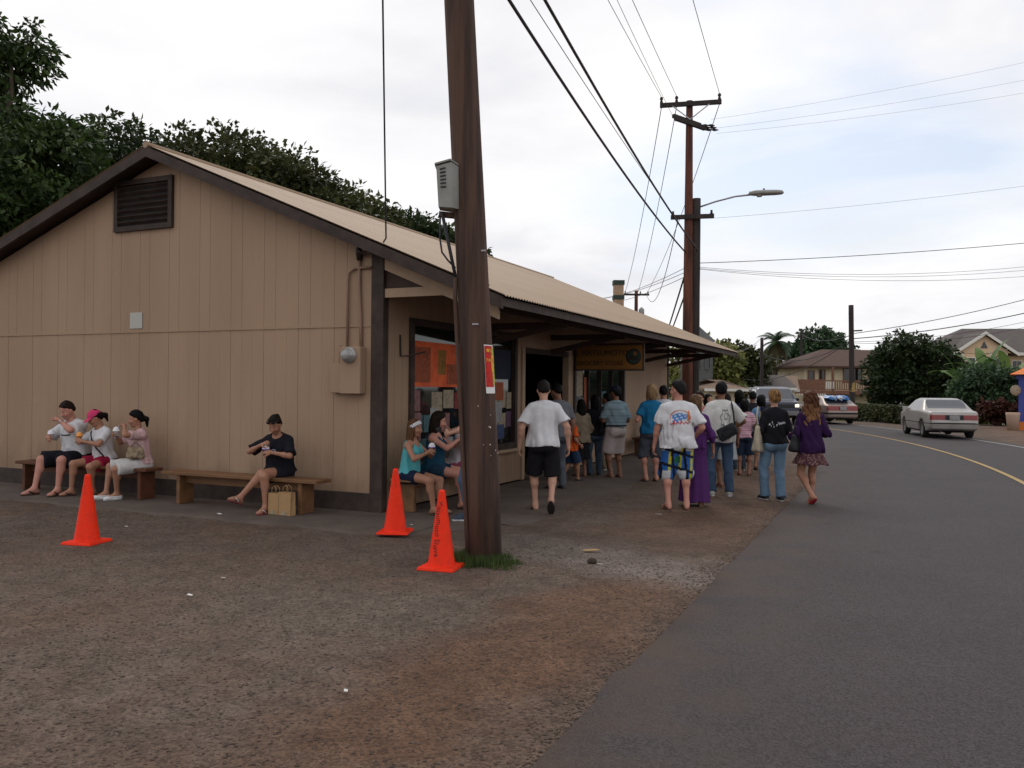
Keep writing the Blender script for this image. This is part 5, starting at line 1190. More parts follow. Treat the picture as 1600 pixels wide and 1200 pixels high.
    if top:
        hem, slv, slack, tcol = top.get('hem', .0), top.get('sleeve', .62), top.get('slack', .02), top['col']
        ne = np.array(top.get('neck', (0, .02, .545))); nr_ = top.get('neck_r', .082)
        def shirt(P):
            q = (P-p0.astype(np.float32))@M.astype(np.float32); d = np.minimum(torso(P, .012), np.maximum(torso(P, .026), q[:,2]-.14))
            z = np.clip((q[:,2]-hem)/(.42-hem), 0, 1); rx = (.156 if fem else .165)*(.35+.65*bw)+slack*(.95-.75*z)+.010-.012*fem*np.sin(z*pi); ry = .116*(.35+.65*bw)+slack*(.9-.7*z)+.010+.02*max(bw-1, 0)
            e = (np.sqrt((q[:,0]/rx)**2+((q[:,1]+.004)/ry)**2)-1)*np.minimum(rx, ry); e = smax(e, q[:,2]-.42, .12); d = smin(d, e, .03)
            for s in 'RL':
                if slv <= 0: continue
                if slv > 1.01:
                    f_ = min(slv-1, 1); en = el[s]+(wr[s]-el[s])*f_; dd_ = nrm(wr[s]-el[s])
                    a = s_cone(P, sh[s]-up*.004, el[s], .062*fa*bw**.5, .054); b = s_cone(P, el[s], en+dd_*.03, .055, .043); b = np.maximum(b, (P-en.astype(np.float32))@dd_.astype(np.float32)); a = smin(a, b, .02)
                else:
                    en = sh[s]+(el[s]-sh[s])*slv; dd_ = nrm(el[s]-sh[s]); a = s_cone(P, sh[s]-up*.006, en+dd_*.05, .060*fa*bw**.5+.004, (.068 if not fem else .058)*bw**.5+slack*.6); a = np.maximum(a, (P-en.astype(np.float32))@dd_.astype(np.float32))
                d = smin(d, a, .035)
            d = d+wrinkle(P, 2.3*top.get('fold', .006), seed+1)*np.clip(1.25-z, .35, 1)
            d = np.minimum(d, torso(P, .020))
            d = np.maximum(d, hem-q[:,2]+.008*np.sin(q[:,0]*18+seed)); d = np.maximum(d, q[:,2]-.56)
            if slv <= 0: # tank top: cut the arm holes and shoulders
                for k in (-1, 1): d = np.maximum(d, -(np.linalg.norm(q-np.array([k*(shw+.02), 0, .46], np.float32), axis=1)-.10))
                d = np.maximum(d, -(np.linalg.norm(q-np.array([0, .06, .50], np.float32), axis=1)-.10)); d = np.maximum(d, q[:,2]-.50)
            d = np.maximum(d, -(np.linalg.norm(q-ne.astype(np.float32), axis=1)-nr_))
            if top.get('open'): d = np.maximum(d, -np.maximum(np.abs(q[:,0])-.05, .02-q[:,1]))
            return d
        V, Q = snet(shirt, lo-.03, hi+.03, .0125*lod); sh_o = emit(top.get('name', 'shirt'), V, Q, paint(V, tcol), 'cloth')
        if top.get('print'):   # flat print: a fine grid laid on the back of the shirt by marching onto its surface
            x0, x1, z0, z1, fn, sgn = top['print']; nx_ = 46; nz_ = 46
            gx_, gz_ = np.meshgrid(np.linspace(x0, x1, nx_), np.linspace(z0, z1, nz_), indexing='ij'); y_ = np.full(gx_.size, sgn*.40); q = np.stack([gx_.ravel(), y_, gz_.ravel()], -1)
            for _ in range(26): P_ = (p0+q@M.T).astype(np.float32); q[:,1] -= sgn*np.clip(shirt(P_)-.004, -.02, .08)*.8
            col, al = fn(gx_.ravel(), gz_.ravel()); V = p0+q@M.T; idx = np.arange(nx_*nz_).reshape(nx_, nz_); F4 = np.stack([idx[:-1,:-1], idx[1:,:-1], idx[1:,1:], idx[:-1,1:]], -1).reshape(-1, 4)
            kp = al[F4].sum(1) >= 3; F4 = F4[kp] if sgn < 0 else F4[kp][:, ::-1]; u, inv = np.unique(F4, return_inverse=True); emit('shirt_print', V[u], inv.reshape(F4.shape), col[u], 'cloth', sh_o)
    if bottom:
        kind, bcol = bottom['kind'], bottom['col']; wz = bottom.get('waist', .085) if not top or top.get('hem', 0) > .02 else min(bottom.get('waist', .085), top.get('hem', 0)+.02); frac = bottom.get('len', .8); loose = bottom.get('loose', .02)
        def pants(P):
            q = (P-p0.astype(np.float32))@Mp.astype(np.float32); qt = (P-p0.astype(np.float32))@M.astype(np.float32)
            d = np.maximum(torso(P, .014), qt[:,2]-min(wz, .075))
            for s in 'RL':
                h_ = hip_[s]
                if kind == 'jeans':
                    a = s_cone(P, h_, kn[s], .098*bw**.7, .064+loose*.4); fl = bottom.get('flare', 0.); en = kn[s]+(an[s]-kn[s])*(bottom.get('long', 1.04)); dd_ = nrm(an[s]-kn[s]); b = s_cone(P, kn[s], en+dd_*.03, .062+loose*.4, .052+loose*.5+fl); b = np.maximum(b, (P-en.astype(np.float32))@dd_.astype(np.float32)); a = smin(a, b, .03)
                else:
                    if frac <= 1: en = h_+(kn[s]-h_)*frac; dd_ = nrm(kn[s]-h_); a = s_cone(P, h_, en+dd_*.06, .100*bw**.7, .078*bw**.5+loose*1.1); a = np.maximum(a, (P-en.astype(np.float32))@dd_.astype(np.float32))
                    else: en = kn[s]+(an[s]-kn[s])*(frac-1); dd_ = nrm(an[s]-kn[s]); a = s_cone(P, h_, kn[s], .100*bw**.7, .070+loose); b = s_cone(P, kn[s], en+dd_*.05, .068+loose, .062+loose); b = np.maximum(b, (P-en.astype(np.float32))@dd_.astype(np.float32)); a = smin(a, b, .03)
                lg = leg(P, s, .011) if (kind == 'jeans' or frac > 1) else s_cone(P, hip_[s]+np.array([0, 0, .02]), kn[s], .092*bw**.7+.012, .057*bw**.4+.012); ex = en.astype(np.float32); lg = np.maximum(lg, (P-ex)@dd_.astype(np.float32)); a = np.minimum(a, lg) if kind != 'jeans' else smin(a, lg, .01)
                d = smin(d, a, .035)
            d = d+wrinkle(P, bottom.get('fold', .005), seed+5, .9)-.002; return np.maximum(d, qt[:,2]-wz if p0[2] > .7 else np.minimum(qt[:,2]-.075, .09-qt[:,1]))
        def skirt(P):
            q = P-p0.astype(np.float32); z1_ = bottom.get('hem', -.35); t = np.clip((wz-q[:,2])/(wz-z1_), 0, 1); fl = bottom.get('flare', .08); th = np.arctan2(q[:,1], q[:,0])
            rx = .155*bw+fl*t+.012*t*np.sin(th*9+seed)+.015; ry = .125*bw+fl*t*.9+.012*t*np.sin(th*9+seed)+.015
            d = (np.sqrt((q[:,0]/rx)**2+((q[:,1]+.012)/ry)**2)-1)*np.minimum(rx, ry); d = smin(d, torso(P, .012), .03)
            return np.maximum(np.maximum(d, q[:,2]-wz), z1_-q[:,2]+.01*np.sin(q[:,0]*20))
        V, Q = snet(skirt if kind == 'skirt' else pants, lo-.04, hi+.04, .013*lod); emit({'jeans': 'trousers', 'skirt': 'skirt'}.get(kind, 'shorts'), V, Q, paint(V, bcol), 'cloth')
    if shoes:
        for s in 'RL':
            ctr = an[s]+ft[s]@np.array([0, .06, -.04])
            if shoes['kind'] == 'slipper':
                def sole(P):
                    q = (P-an[s].astype(np.float32))@ft[s].astype(np.float32); e = np.sqrt((q[:,0]/(.046+.006*np.sin(q[:,1]*14)))**2+((q[:,1]-.062)/.138)**2)-1
                    return np.maximum(e*.045, np.abs(q[:,2]+.082)-.009)
                V, Q = snet(sole, ctr-.19, ctr+.19, .0085*lod); so = emit('slipper', V, Q, np.tile(np.array(shoes['col']), (len(V), 1)), 'shoe')
                if so:
                    F_ = ft[s]; pt = lambda x, y, z: tuple((an[s]+F_@np.array([x, y, z]))*sc)
                    o = MB().tube([pt(-.044, .04, -.07), pt(-.030, .085, -.030), pt(.0, .135, -.030), pt(.030, .085, -.030), pt(.046, .04, -.07)], .008*sc, 6).mesh('strap'); at = o.color_attributes.new('Col', 'FLOAT_COLOR', 'POINT'); cc = np.ones((len(o.vertices), 4), np.float32); cc[:, :3] = shoes.get('strap', shoes['col']); at.data.foreach_set('color', cc.ravel()); link('strap', o, 'shoe', so)
            else:
                def shoe(P):
                    d = foot(P, s, .010); q = (P-an[s].astype(np.float32))@ft[s].astype(np.float32); e = np.sqrt((q[:,0]/.050)**2+((q[:,1]-.062)/.145)**2)-1
                    d = smin(d, np.maximum(e*.05, np.abs(q[:,2]+.078)-.013), .01); return np.maximum(d, q[:,2]+shoes.get('cut', .0))
                V, Q = snet(shoe, ctr-.2, ctr+.2, .0095*lod); q = (V-an[s])@ft[s]; c = np.where((q[:,2] < -.068)[:, None], np.array(shoes.get('sole', (.5,.5,.5))), np.array(shoes['col'])); emit('shoe', V, Q, c, 'shoe')
    # ---- hair and hat
    if hair:
        hk = hair['kind']; hcol = np.array(hair_col)*(.55 if max(hair_col) < .06 else 1)
        def hairf(P):
            q = (P-hc.astype(np.float32))@Mh.astype(np.float32); th = hair.get('thick', .009)
            ln = .078+.87*(q[:,1]-.085)*hair.get('tilt', 1.0)+.004*np.sin(q[:,0]*60)
            d = s_ell(q, (0, -.014, .034), (.077, .098, .099)); d = smin(d, s_ell(q, (0, -.055, -.03), (.066, .050, .07)), .03); d = d-th*np.clip((q[:,2]-np.maximum(ln, -.07))/.045, .1, 1)-.002+.004*np.sin(q[:,0]*47+seed)*np.sin(q[:,1]*41+q[:,2]*37+seed)
            cut = np.maximum(ln, (-.058 if hk == 'short' else -.2)+.15*np.abs(q[:,0]))-q[:,2]
            d = smax(d, cut*.8+.004*np.sin(q[:,0]*130+q[:,1]*90), .03)
            for k in (-1, 1): d = np.maximum(d, -s_ell(q, (k*.09, .002, -.02), (.028, .026, .032))) if hk == 'short' else d
            if hk in ('long', 'curly', 'bob'):
                L = hair.get('len', .30); wd_ = hair.get('w', .085); x = s_ell(q, (0, -.06, -L*.42), (wd_, .062+.25*(wd_-.085), .10+L*.52))
                for k in (-1, 1): x = smin(x, s_ell(q, (k*.072, -.012 if hk != 'bob' else .0, -.05-L*.15), (.026, .050, .10+L*.22)), .03)
                x = np.maximum(x, -s_ell(q, (0, .075, -.05), (.066, .095, .115))); d = smin(d, x, .03)
            if hk == 'pony': d = smin(d, s_cone(q, (0, -.10, .03), (0, -.155, -.03), .026, .034), .02); d = smin(d, s_cone(q, (0, -.155, -.03), (0, -.14, -.03-hair.get('len', .10)), .036, .014), .02)
            if hk == 'bun': d = smin(d, s_ell(q, (0, -.112, .066), (.040, .036, .038)), .012)
            a = hair.get('strand', .0025); rr_ = np.arctan2(q[:,0], -q[:,1]); d = d+a*(np.sin(rr_*34+q[:,2]*9+seed)+.6*np.sin(rr_*57-q[:,2]*14))
            if hk == 'curly': d = d+.008*np.sin(q[:,0]*52+2.4*np.sin(q[:,2]*31+q[:,0]*20))+.008*np.sin(q[:,2]*44+3*np.sin(q[:,0]*33))*np.sin(q[:,0]*27+q[:,1]*40+1)
            return d
        L_ = hair.get('len', .1); V, Q = snet(hairf, hc-np.array([.22, .24, .20+L_*1.0]), hc+np.array([.22, .20, .20]), .0078*lod)
        q = (V-hc)@Mh; c = np.tile(hcol, (len(V), 1))
        if hair.get('streak') is not None:
            w = (.5+.5*np.sin(np.arctan2(q[:,0], -q[:,1])*23+q[:,2]*7))[:, None]*.75; c = c*(1-w)+np.array(hair['streak'])*w
        if hair.get('tip') is not None: w = np.clip((-.02-q[:,2])/.35, 0, 1)[:, None]; c = c*(1-w)+np.array(hair['tip'])*w
        emit('hair', V, Q, c, 'hair')
    if hat:
        def hatf(P):
            q = (P-hc.astype(np.float32))@Mh.astype(np.float32)
            if hat['kind'] == 'cap':
                d = np.maximum(s_ell(q, (0, -.012, .040), (.090, .110, .105)), .040-q[:,2]-.10*np.maximum(-q[:,1], 0)*0)
                z = .048-.25*np.maximum(q[:,1]-.09, 0); v = np.maximum(np.abs(q[:,2]-z+.9*q[:,0]**2*4)-.006, (np.sqrt((q[:,0]/.082)**2+((q[:,1]-.085)/.095)**2)-1)*.08); return smin(d, v, .01)
            if hat['kind'] == 'band':
                d = np.abs(s_ell(q, (0, -.012, .034), (.090, .112, .112)))-.006; pl = np.abs(q[:,1]*.62-q[:,2]*.78+hat.get('off', .04))-hat.get('w', .022); return np.maximum(d, np.maximum(pl, -.0-q[:,2]))
        V, Q = snet(hatf, hc-np.array([.2, .2, .15]), hc+np.array([.2, .24, .2]), .0075*lod); emit({'cap': 'cap', 'band': 'headband'}[hat['kind']], V, Q, np.tile(np.array(hat['col']), (len(V), 1)), 'cloth')
    J = dict(hc=hc*sc, hf=hf, hu=hu, hr=hr, wrR=wr['R']*sc, wrL=wr['L']*sc, elR=el['R']*sc, elL=el['L']*sc, hdR=hdl['R'], hdL=hdl['L'], p0=p0*sc, M=M, Mh=Mh, sc=sc, shR=sh['R']*sc, shL=sh['L']*sc, root=root, loc=np.array(loc), yaw=yaw, shirt=shirt if top else None)
    if extra: extra(J)
    return J
def to_world(J, p): return J['loc']+rotz(J['yaw'])@np.asarray(p)
def cat_tube(name, pts, r, colmat, parent=None, n=6): return MB().tube([tuple(p) for p in pts], r, n).build(name, colmat, parent)
def bag_mesh(w, h, d, r=.03, seed=0, sag=.0):
    def f(P):
        q = np.abs(P)-np.array([w/2-r, d/2-r, h/2-r], np.float32); k = np.clip((P[:,2]+h/2)/h, 0, 1); q[:,1] += d*.3*k; q[:,0] += w*sag*k
        return np.linalg.norm(np.maximum(q, 0), axis=1)+np.minimum(q.max(1), 0)-r+wrinkle(P, .006, seed, 1.4)
    return snet(f, (-w/2-.06, -d/2-.06, -h/2-.06), (w/2+.06, d/2+.06, h/2+.06), .014)
mat('bag_black', (.014,.014,.018), .7, bump=(60, .3)); mat('bag_cream', (.42,.37,.28), .9, bump=(60, .3), noise=(5, (.34,.29,.21), .4, .7)); mat('bag_tan', (.30,.23,.15), .9, bump=(14, .6), noise=(14, (.12,.09,.06), .45, .6)); mat('bag_brown', (.06,.04,.03), .8)
mat('cup_purple', (.10,.03,.26), .5, noise=(18, (.20,.08,.42), .5, .62)); mat('cup_orange', (.75,.32,.08), .5); mat('cup_white', (.7,.7,.72), .5); mat('shave_ice', (.78,.76,.80), .6, bump=(50, .6)); mat('camera_black', (.015,.015,.017), .4); mat('steel', (.4,.4,.42), .3, metal=.8); mat('sunglass', (.015,.015,.02), .1, spec=.7)
def cup_at(J, p, m, label, ice='shave_ice', tilt=0.):
    wp = to_world(J, p); e = empty('shave_ice_cup', tuple(wp), 0, label, 'cup', 'shave ice cups')
    MB().lathe([(0, -.07), (.028, -.07), (.055, .02), (.075, .025), (.078, .035), (.06, .04)], 20).build('cup', m, e); MB().lathe([(.068, .035), (.060, .07), (.040, .098), (.015, .112), (0, .114)], 16).build('ice', ice, e)
    MB().bar((.02, 0, .07), (.07, .02, .15), .012, .004).build('spoon', 'white_paint', e); e.scale = (.68, .68, .72); return e
def grip(J, s): return J['wr'+s]+J['hd'+s][0]*.075+J['hd'+s][1]*.045+np.array([0, 0, .03])
def watch(J, s, col='steel'):
    d_ = J['hd'+s][0]; a = J['wr'+s]-d_*.035; MB().tube([tuple(a-d_*.011), tuple(a+d_*.011)], .034*J['sc'], 12).build('watch', col, J['root'])
def glasses(J, off=0., on_head=False, m='sunglass'):
    c = J['hc']+(J['hf']*.092+J['hu']*.014)*J['sc'] if not on_head else J['hc']+(J['hf']*.085+J['hu']*.095)*J['sc']
    mb = MB()
    for k in (-1, 1):
        cc = c+J['hr']*k*.033*J['sc']; V = []
        for j in range(12): a = 2*pi*j/12; V.append(tuple(cc+(J['hr']*cos(a)*.030+J['hu']*sin(a)*.020)*J['sc']+J['hf']*(.012-.006*abs(cos(a)))))
        mb.add(V+[tuple(np.array(v)-J['hf']*.006) for v in V], [tuple(range(12)), tuple(range(23, 11, -1))]+[(i, i+12, (i+1) % 12+12, (i+1) % 12) for i in range(12)])
        mb.tube([tuple(cc+J['hr']*k*.028+J['hf']*.005), tuple(cc+J['hr']*k*.046-J['hf']*.09)], .004, 5)
    mb.build('glasses', m, J['root'])
# ------------------------------------------------------------------ who stands where
def WP(px, d, z=.0): x, y = W(px, d); return (x, y, z)
WHT = (.66,.66,.68); BLK = (.012,.012,.016); JEAN = (.055,.085,.14); NAVY = (.012,.016,.04)
def away(a=0): return YAW+R(a)          # back to the camera, turned a degrees to the left
def faded(base, lo, hi):                 # worn denim: paler on the thighs
    def f(q): w = (np.clip(1-np.abs(q[:,2]-lo)/hi, 0, 1)*.5)[:, None]; return np.array(base)*(1-w)+np.array(base)*2.2*w
    return f
# --- walking man in white tee
person(WP(850, 11.3, .0), away(4), 1.77, 'man in a plain white T-shirt and black shorts walking towards the doorway',
       dict(pelvis=(0, 0, .925), lean=.05, hpitch=.28, ankR=(.08, -.24, .19), liftR=.85, ankL=(-.09, .12, .085), wrR=(.33, -.02, .88), wrL=(-.31, .06, .87), elR=(.8, -1, 0), elL=(-.8, -1, 0)), 'fair', 'm', .98,
       dict(kind='short', thick=.010), (.03,.025,.022), dict(col=WHT, hem=-.06, sleeve=.72, slack=.03, fold=.009), dict(kind='shorts', col=(.014,.013,.016), len=1.0, loose=.035), dict(kind='slipper', col=(.03,.025,.025)), seed=1)
# --- logo man
def surf_logo(x, z):
    n = len(x); c = np.tile(np.array([.66,.66,.68]), (n, 1)); a = np.zeros(n, bool); u = (x)/.15; v = (z-.315)/.13
    rr_ = np.hypot(u*.95, v+.05); ring = (rr_ > .82) & (rr_ < .93) & (v > -.15); c[ring] = (.55,.16,.10); a |= ring
    wv = (v < .52*np.cos(u*1.5)+.05) & (v > -.30+.18*np.sin(u*3)) & (np.abs(u) < .78); c[wv] = (.10,.24,.55); a |= wv
    foam = wv & (np.sin(u*14+v*9)+np.sin(v*21-u*7) > .85); c[foam] = (.62,.68,.75)
    sail = (u > .62) & (u < .86) & (v > -.25) & (v < .88-2.2*np.abs(u-.74)); c[sail] = (.62,.20,.08); a |= sail
    scr = (np.abs(v+.50-.10*np.sin(u*17)-.05*u) < .075) & (np.abs(u) < .98); scr |= (np.abs(u+.62-.25*(v+.5)) < .05) & (v > -.85) & (v < -.15); scr |= (np.abs(u+.05-.2*(v+.5)) < .045) & (v > -.62) & (v < -.22); c[scr] = (.50,.035,.05); a |= scr
    hw = (np.abs(v+.80) < .035) & (u > -.2) & (u < .75) & (np.sin(u*44) > -.3); c[hw] = (.15,.15,.17); a |= hw
    return c, a
def board_shorts(q):
    x, z = q[:,0], q[:,2]; c = np.tile(np.array([.03,.13,.42]), (len(q), 1)); g = np.sin(x*38+z*6)
    c[(z > -.13)] = (.60,.62,.64); c[(np.abs(((x+.5) % .15)-.075) < .018)] = (.55,.50,.04); c[(g > .75)] = (.012,.014,.03)
    c[(np.sin(z*30+x*9) > .82)] = (.012,.015,.03); c[(z < -.20) & (z > -.30) & (np.sin(x*24+2) > .55)] = (.03,.16,.09); c[(z < -.40) & (np.sin(x*30) > -.1)] = (.60,.62,.64); return c
J = person(WP(1060, 11.65), away(2), 1.775, 'man in a white T-shirt with a surf logo and bright plaid board shorts',
       dict(hyaw=.75, ankR=(.12, -.02, .085), ankL=(-.13, -.02, .085), wrR=(.27, .16, .98), wrL=(-.31, .08, .86), elR=(.6, -1, -.2), elL=(-1, -.8, 0), curl=.6), 'pink', 'm', 1.16,
       dict(kind='short', thick=.012), (.03,.025,.025), dict(col=WHT, hem=-.09, sleeve=.80, slack=.045, fold=.009, **{'print': (-.17, .17, .17, .47, surf_logo, -1)}), dict(kind='shorts', col=board_shorts, len=1.02, loose=.045), dict(kind='slipper', col=(.10,.05,.035)), seed=2)
glasses(J)
# --- woman in purple dress beside him
person(WP(1086, 12.05), away(-10), 1.58, 'woman in a long purple dress half hidden beside the logo T-shirt man', dict(hyaw=.4, wrR=(.29, .03, .88), wrL=(-.22, .15, 1.0)), 'tan', 'f', 1.08, dict(kind='long', len=.20), (.13,.075,.04),
       dict(name='dress_top', col=(.075,.022,.115), hem=-.02, sleeve=1.5, slack=.02), dict(kind='skirt', col=(.08,.024,.12), hem=-.86, flare=.06, waist=.06), dict(kind='slipper', col=(.30,.20,.15)), seed=3)
# --- man with cap and shoulder bag
def sketch(x, z):
    n = len(x); c = np.tile(np.array([.22,.22,.23]), (n, 1)); u = (x-.03)/.09; v = (z-.26)/.16
    a = (np.abs(np.hypot(u, v*.9)-.75-.1*np.sin(7*np.arctan2(v, u))) < .07) | (np.abs(np.hypot(u-.15, v-.25)-.30) < .05) | ((np.abs(v-.85) < .05) & (np.abs(u) < .35)) | (np.abs(np.hypot(u+.5, v+.75)-.22) < .06) | ((np.abs(u-.35*np.sin(v*4)) < .05) & (v < .1))
    return c, a
J = person(WP(1127, 13.2), away(0), 1.775, 'man in a dark cap and white T-shirt with a black shoulder bag across his back',
       dict(ankR=(.13, -.02, .085), ankL=(-.14, 0, .085), wrR=(.22, .20, 1.02), wrL=(-.27, .06, .88), elR=(1, -.6, 0), hyaw=-.1), 'brown', 'm', 1.02, dict(kind='short', thick=.010), (.014,.012,.012),
       dict(col=(.62,.61,.59), hem=-.10, sleeve=.85, slack=.05, fold=.009, **{'print': (-.08, .14, .06, .46, sketch, -1)}), dict(kind='jeans', col=faded((.045,.075,.13), -.35, .35), loose=.03, long=1.05), dict(kind='shoe', col=(.35,.34,.33)), dict(kind='cap', col=(.014,.012,.016)), seed=4)
V, Q = bag_mesh(.30, .20, .11, .03, 3)
def place(J, V, Q, m, name, pt, yaw, roll, label, cat, group=None):
    p = to_world(J, pt); o = link(name, from_np(name, V, Q), m); o.rotation_euler = (0, roll, J['yaw']+yaw); o.location = tuple(p); return tag(o, label, cat, group)
e = empty('shoulder_bag', tuple(to_world(J, (.035, -.235, 1.01))), J['yaw'], 'black messenger bag slung on the back of the man with a cap', 'bag')
o = link('bag_body', from_np('bag_body', V, Q), 'bag_black', e, None, (0, R(-28), 0))
def ropes(pts, J, ref): return [tuple(np.array(p)-np.array(ref)) for p in pts]
st = [(-.10,-.20,.93),(-.20,-.14,.90),(-.17,.10,1.05),(0,.15,1.25),(.13,.08,1.44),(.15,-.02,1.475),(.14,-.12,1.42),(.15,-.185,1.25),(.155,-.225,1.10)]
MB().tube(ropes(st, J, (.035, -.235, 1.01)), .014, 6).build('strap', 'bag_black', e); MB().box(-.10, .10, -.085, -.07, -.05, .03).build('flap', 'bag_black', e, None, (0, R(-28), 0), bevel=.01)
person(WP(1134, 14.4), away(12), 1.60, 'woman with long dark hair and a pale skirt hidden behind the man with a cap', dict(hyaw=-.3), 'brown', 'f', 1, dict(kind='long', len=.22), (.025,.015,.012), dict(col=(.10,.06,.06), hem=-.03, sleeve=.7), dict(kind='skirt', col=(.32,.34,.36), hem=-.42, flare=.05), dict(kind='slipper', col=(.18,.08,.05)), lod=1.3, seed=5)
# --- bun woman in black
def script(x, z):
    n = len(x); c = np.tile(np.array([.62,.62,.64]), (n, 1)); u = (x-.0)/.15; v = (z-.29)/.06
    a = (np.abs(v-.9*np.sin(u*22+1)*np.exp(-((u+.35)/.35)**2)-.22*np.sin(u*40)-.3*u) < .28) & (u > -.9) & (u < .95); return c, a
person(WP(1210, 12.7), away(6), 1.66, 'woman with a blonde bun in a black sweatshirt and pale blue jeans', dict(ankR=(.10, -.06, .085), ankL=(-.09, .12, .085), wrL=(-.24, .16, 1.02), wrR=(.22, .20, 1.05), elR=(.3, -1, -.5), elL=(-.3, -1, -.5)), 'fair', 'f', 1.06, dict(kind='bun', thick=.014, strand=.007, streak=(.22,.10,.04)), (.36,.21,.09),
       dict(name='sweatshirt', col=BLK, hem=-.03, sleeve=1.95, slack=.03, fold=.008, **{'print': (-.16, .16, .19, .40, script, -1)}), dict(kind='jeans', col=faded((.13,.21,.30), -.3, .4), loose=.012, flare=.025, long=1.07), dict(kind='shoe', col=(.02,.02,.022)), seed=6)
J6 = dict(loc=np.array(WP(1210, 12.7)), yaw=away(6))
V, Q = bag_mesh(.30, .40, .14, .04, 8, .10); o = place(J6, V, Q, 'bag_cream', 'cloth_bag', (-.27, -.06, .93), R(55), R(6), 'cream cloth bag hanging at the side of the bun-haired woman', 'bag'); o.name = 'cloth_bag'
bp = to_world(J6, (-.27, -.06, .93)); 
so = MB().tube([(-.08, 0, .17), (-.05, .02, .35), (.02, .02, .48), (.08, .0, .40), (.08, 0, .17)], .013, 6).build('bag_strap', 'bag_cream', o); MB().box(-.06, .0, -.082, -.078, -.06, -.035).build('bag_print', 'bag_black', o)
# --- curly woman
def floral(q):
    r_ = np.sin(q[:,0]*95+3*np.sin(q[:,2]*60))*np.sin(q[:,2]*88+2*np.sin(q[:,1]*70)); c = np.tile(np.array([.055,.025,.030]), (len(q), 1)); c[r_ > .35] = (.24,.14,.12); c[r_ < -.55] = (.10,.03,.05); return c
J = person(WP(1266, 12.25), away(8), 1.63, 'woman with long curly auburn hair in a purple cardigan and floral miniskirt', dict(pelvis=(0, 0, .93), ankR=(.06, .05, .085), ankL=(-.06, -.20, .16), liftL=.65, wrR=(.24, .18, 1.08), wrL=(-.22, .20, 1.06), elR=(.35, -1, -.5), elL=(-.35, -1, -.5)), 'tan', 'f', 1.0,
       dict(kind='curly', len=.52, w=.150, thick=.026, strand=.003, tip=(.34,.17,.075)), (.115,.048,.026), dict(name='cardigan', col=(.030,.010,.050), hem=-.12, sleeve=1.95, slack=.045, fold=.009), dict(kind='skirt', col=floral, hem=-.30, flare=.11, waist=.02), dict(kind='slipper', col=(.30,.02,.03)), seed=7)
V, Q = bag_mesh(.28, .27, .13, .05, 9, .06); o = place(J, V, Q, 'bag_black', 'handbag', (-.24, -.04, .90), R(40), R(4), 'slouchy black handbag on the arm of the curly-haired woman', 'bag')
MB().tube([(-.08, 0, .11), (-.05, 0, .26), (.0, .01, .33), (.05, 0, .26), (.08, 0, .11)], .010, 6).build('bag_strap', 'bag_black', o)
# --- blonde woman in blue tee
person(WP(1018, 15.2), away(12), 1.73, 'blonde woman in a bright blue T-shirt and grey knee-length shorts', dict(hyaw=.15, wrR=(.22, .18, 1.04), wrL=(-.20, .22, 1.10), elL=(-.5, -1, -.4), elR=(.5, -1, -.4)), 'pink', 'f', 1.06, dict(kind='bob', len=.06, w=.092, thick=.016, streak=(.20,.11,.06)), (.42,.28,.15),
       dict(col=(.012,.13,.27), hem=-.06, sleeve=.65, slack=.03), dict(kind='shorts', col=(.075,.085,.11), len=1.15, loose=.025), dict(kind='slipper', col=(.06,.05,.05)), lod=1.1, seed=8)
person(WP(1037, 16.6), away(-15), 1.73, 'dark-haired man in a white shirt just behind the blonde woman', dict(hyaw=.2), 'tan', 'm', 1, dict(kind='short'), (.02,.016,.014), dict(col=(.60,.61,.64), hem=-.05, sleeve=.7), dict(kind='jeans', col=(.05,.055,.06)), dict(kind='shoe', col=(.05,.05,.05)), lod=1.35, seed=9)
# --- man in polo
def polo(q): c = np.tile(np.array([.20,.28,.32]), (len(q), 1)); c[np.abs(((q[:,2]+1) % .12)-.06) < .008] = (.12,.18,.21); return c
J = person(WP(962, 15.6), away(28), 1.71, 'man in a pale blue polo shirt, white shorts and dark cap', dict(wrL=(-.14, .28, 1.10), wrR=(.20, .20, 1.02), elL=(-.5, -1, -.4), elR=(.5, -1, -.4), hyaw=.2), 'brown', 'm', 1.14, dict(kind='short'), (.014,.012,.012), dict(name='polo_shirt', col=polo, hem=.05, sleeve=.85, slack=.03), dict(kind='shorts', col=(.46,.40,.39), len=.98, loose=.04, waist=.10), dict(kind='slipper', col=(.03,.025,.02)), dict(kind='cap', col=(.016,.020,.035)), lod=1.1, seed=10)
mb = MB(); K = 24; V = []
bl = []
for j in range(K+1): a = 2*pi*j/K; bl.append(tuple((J['p0']+J['M']@np.array([cos(a)*.205, sin(a)*.165-.008, .075]))))
MB().tube(bl, .016, 6, cap=False).build('belt', 'bag_black', J['root'])
# --- women in the dark by the window
person(WP(930, 15.9), away(15), 1.53, 'woman in a black top and blue jeans queuing beside the polo shirt man', dict(hyaw=.1, wrR=(.16, .26, 1.05), wrL=(-.16, .26, 1.05)), 'brown', 'f', 1.08, dict(kind='long', len=.18), (.012,.010,.010), dict(col=BLK, hem=-.04, sleeve=1.5, slack=.035), dict(kind='jeans', col=faded((.05,.075,.11), -.3, .4), loose=.012), dict(kind='shoe', col=(.03,.03,.03)), lod=1.2, seed=11)
person(WP(948, 16.9), away(40), 1.56, 'dark-haired person in dark clothes and khaki trousers behind the polo shirt man', dict(hyaw=.3), 'brown', 'm', .95, dict(kind='short', thick=.016), (.012,.010,.010), dict(col=(.020,.018,.020), hem=-.05, sleeve=.7), dict(kind='jeans', col=(.16,.13,.09)), dict(kind='shoe', col=(.4,.4,.4)), lod=1.35, seed=12)
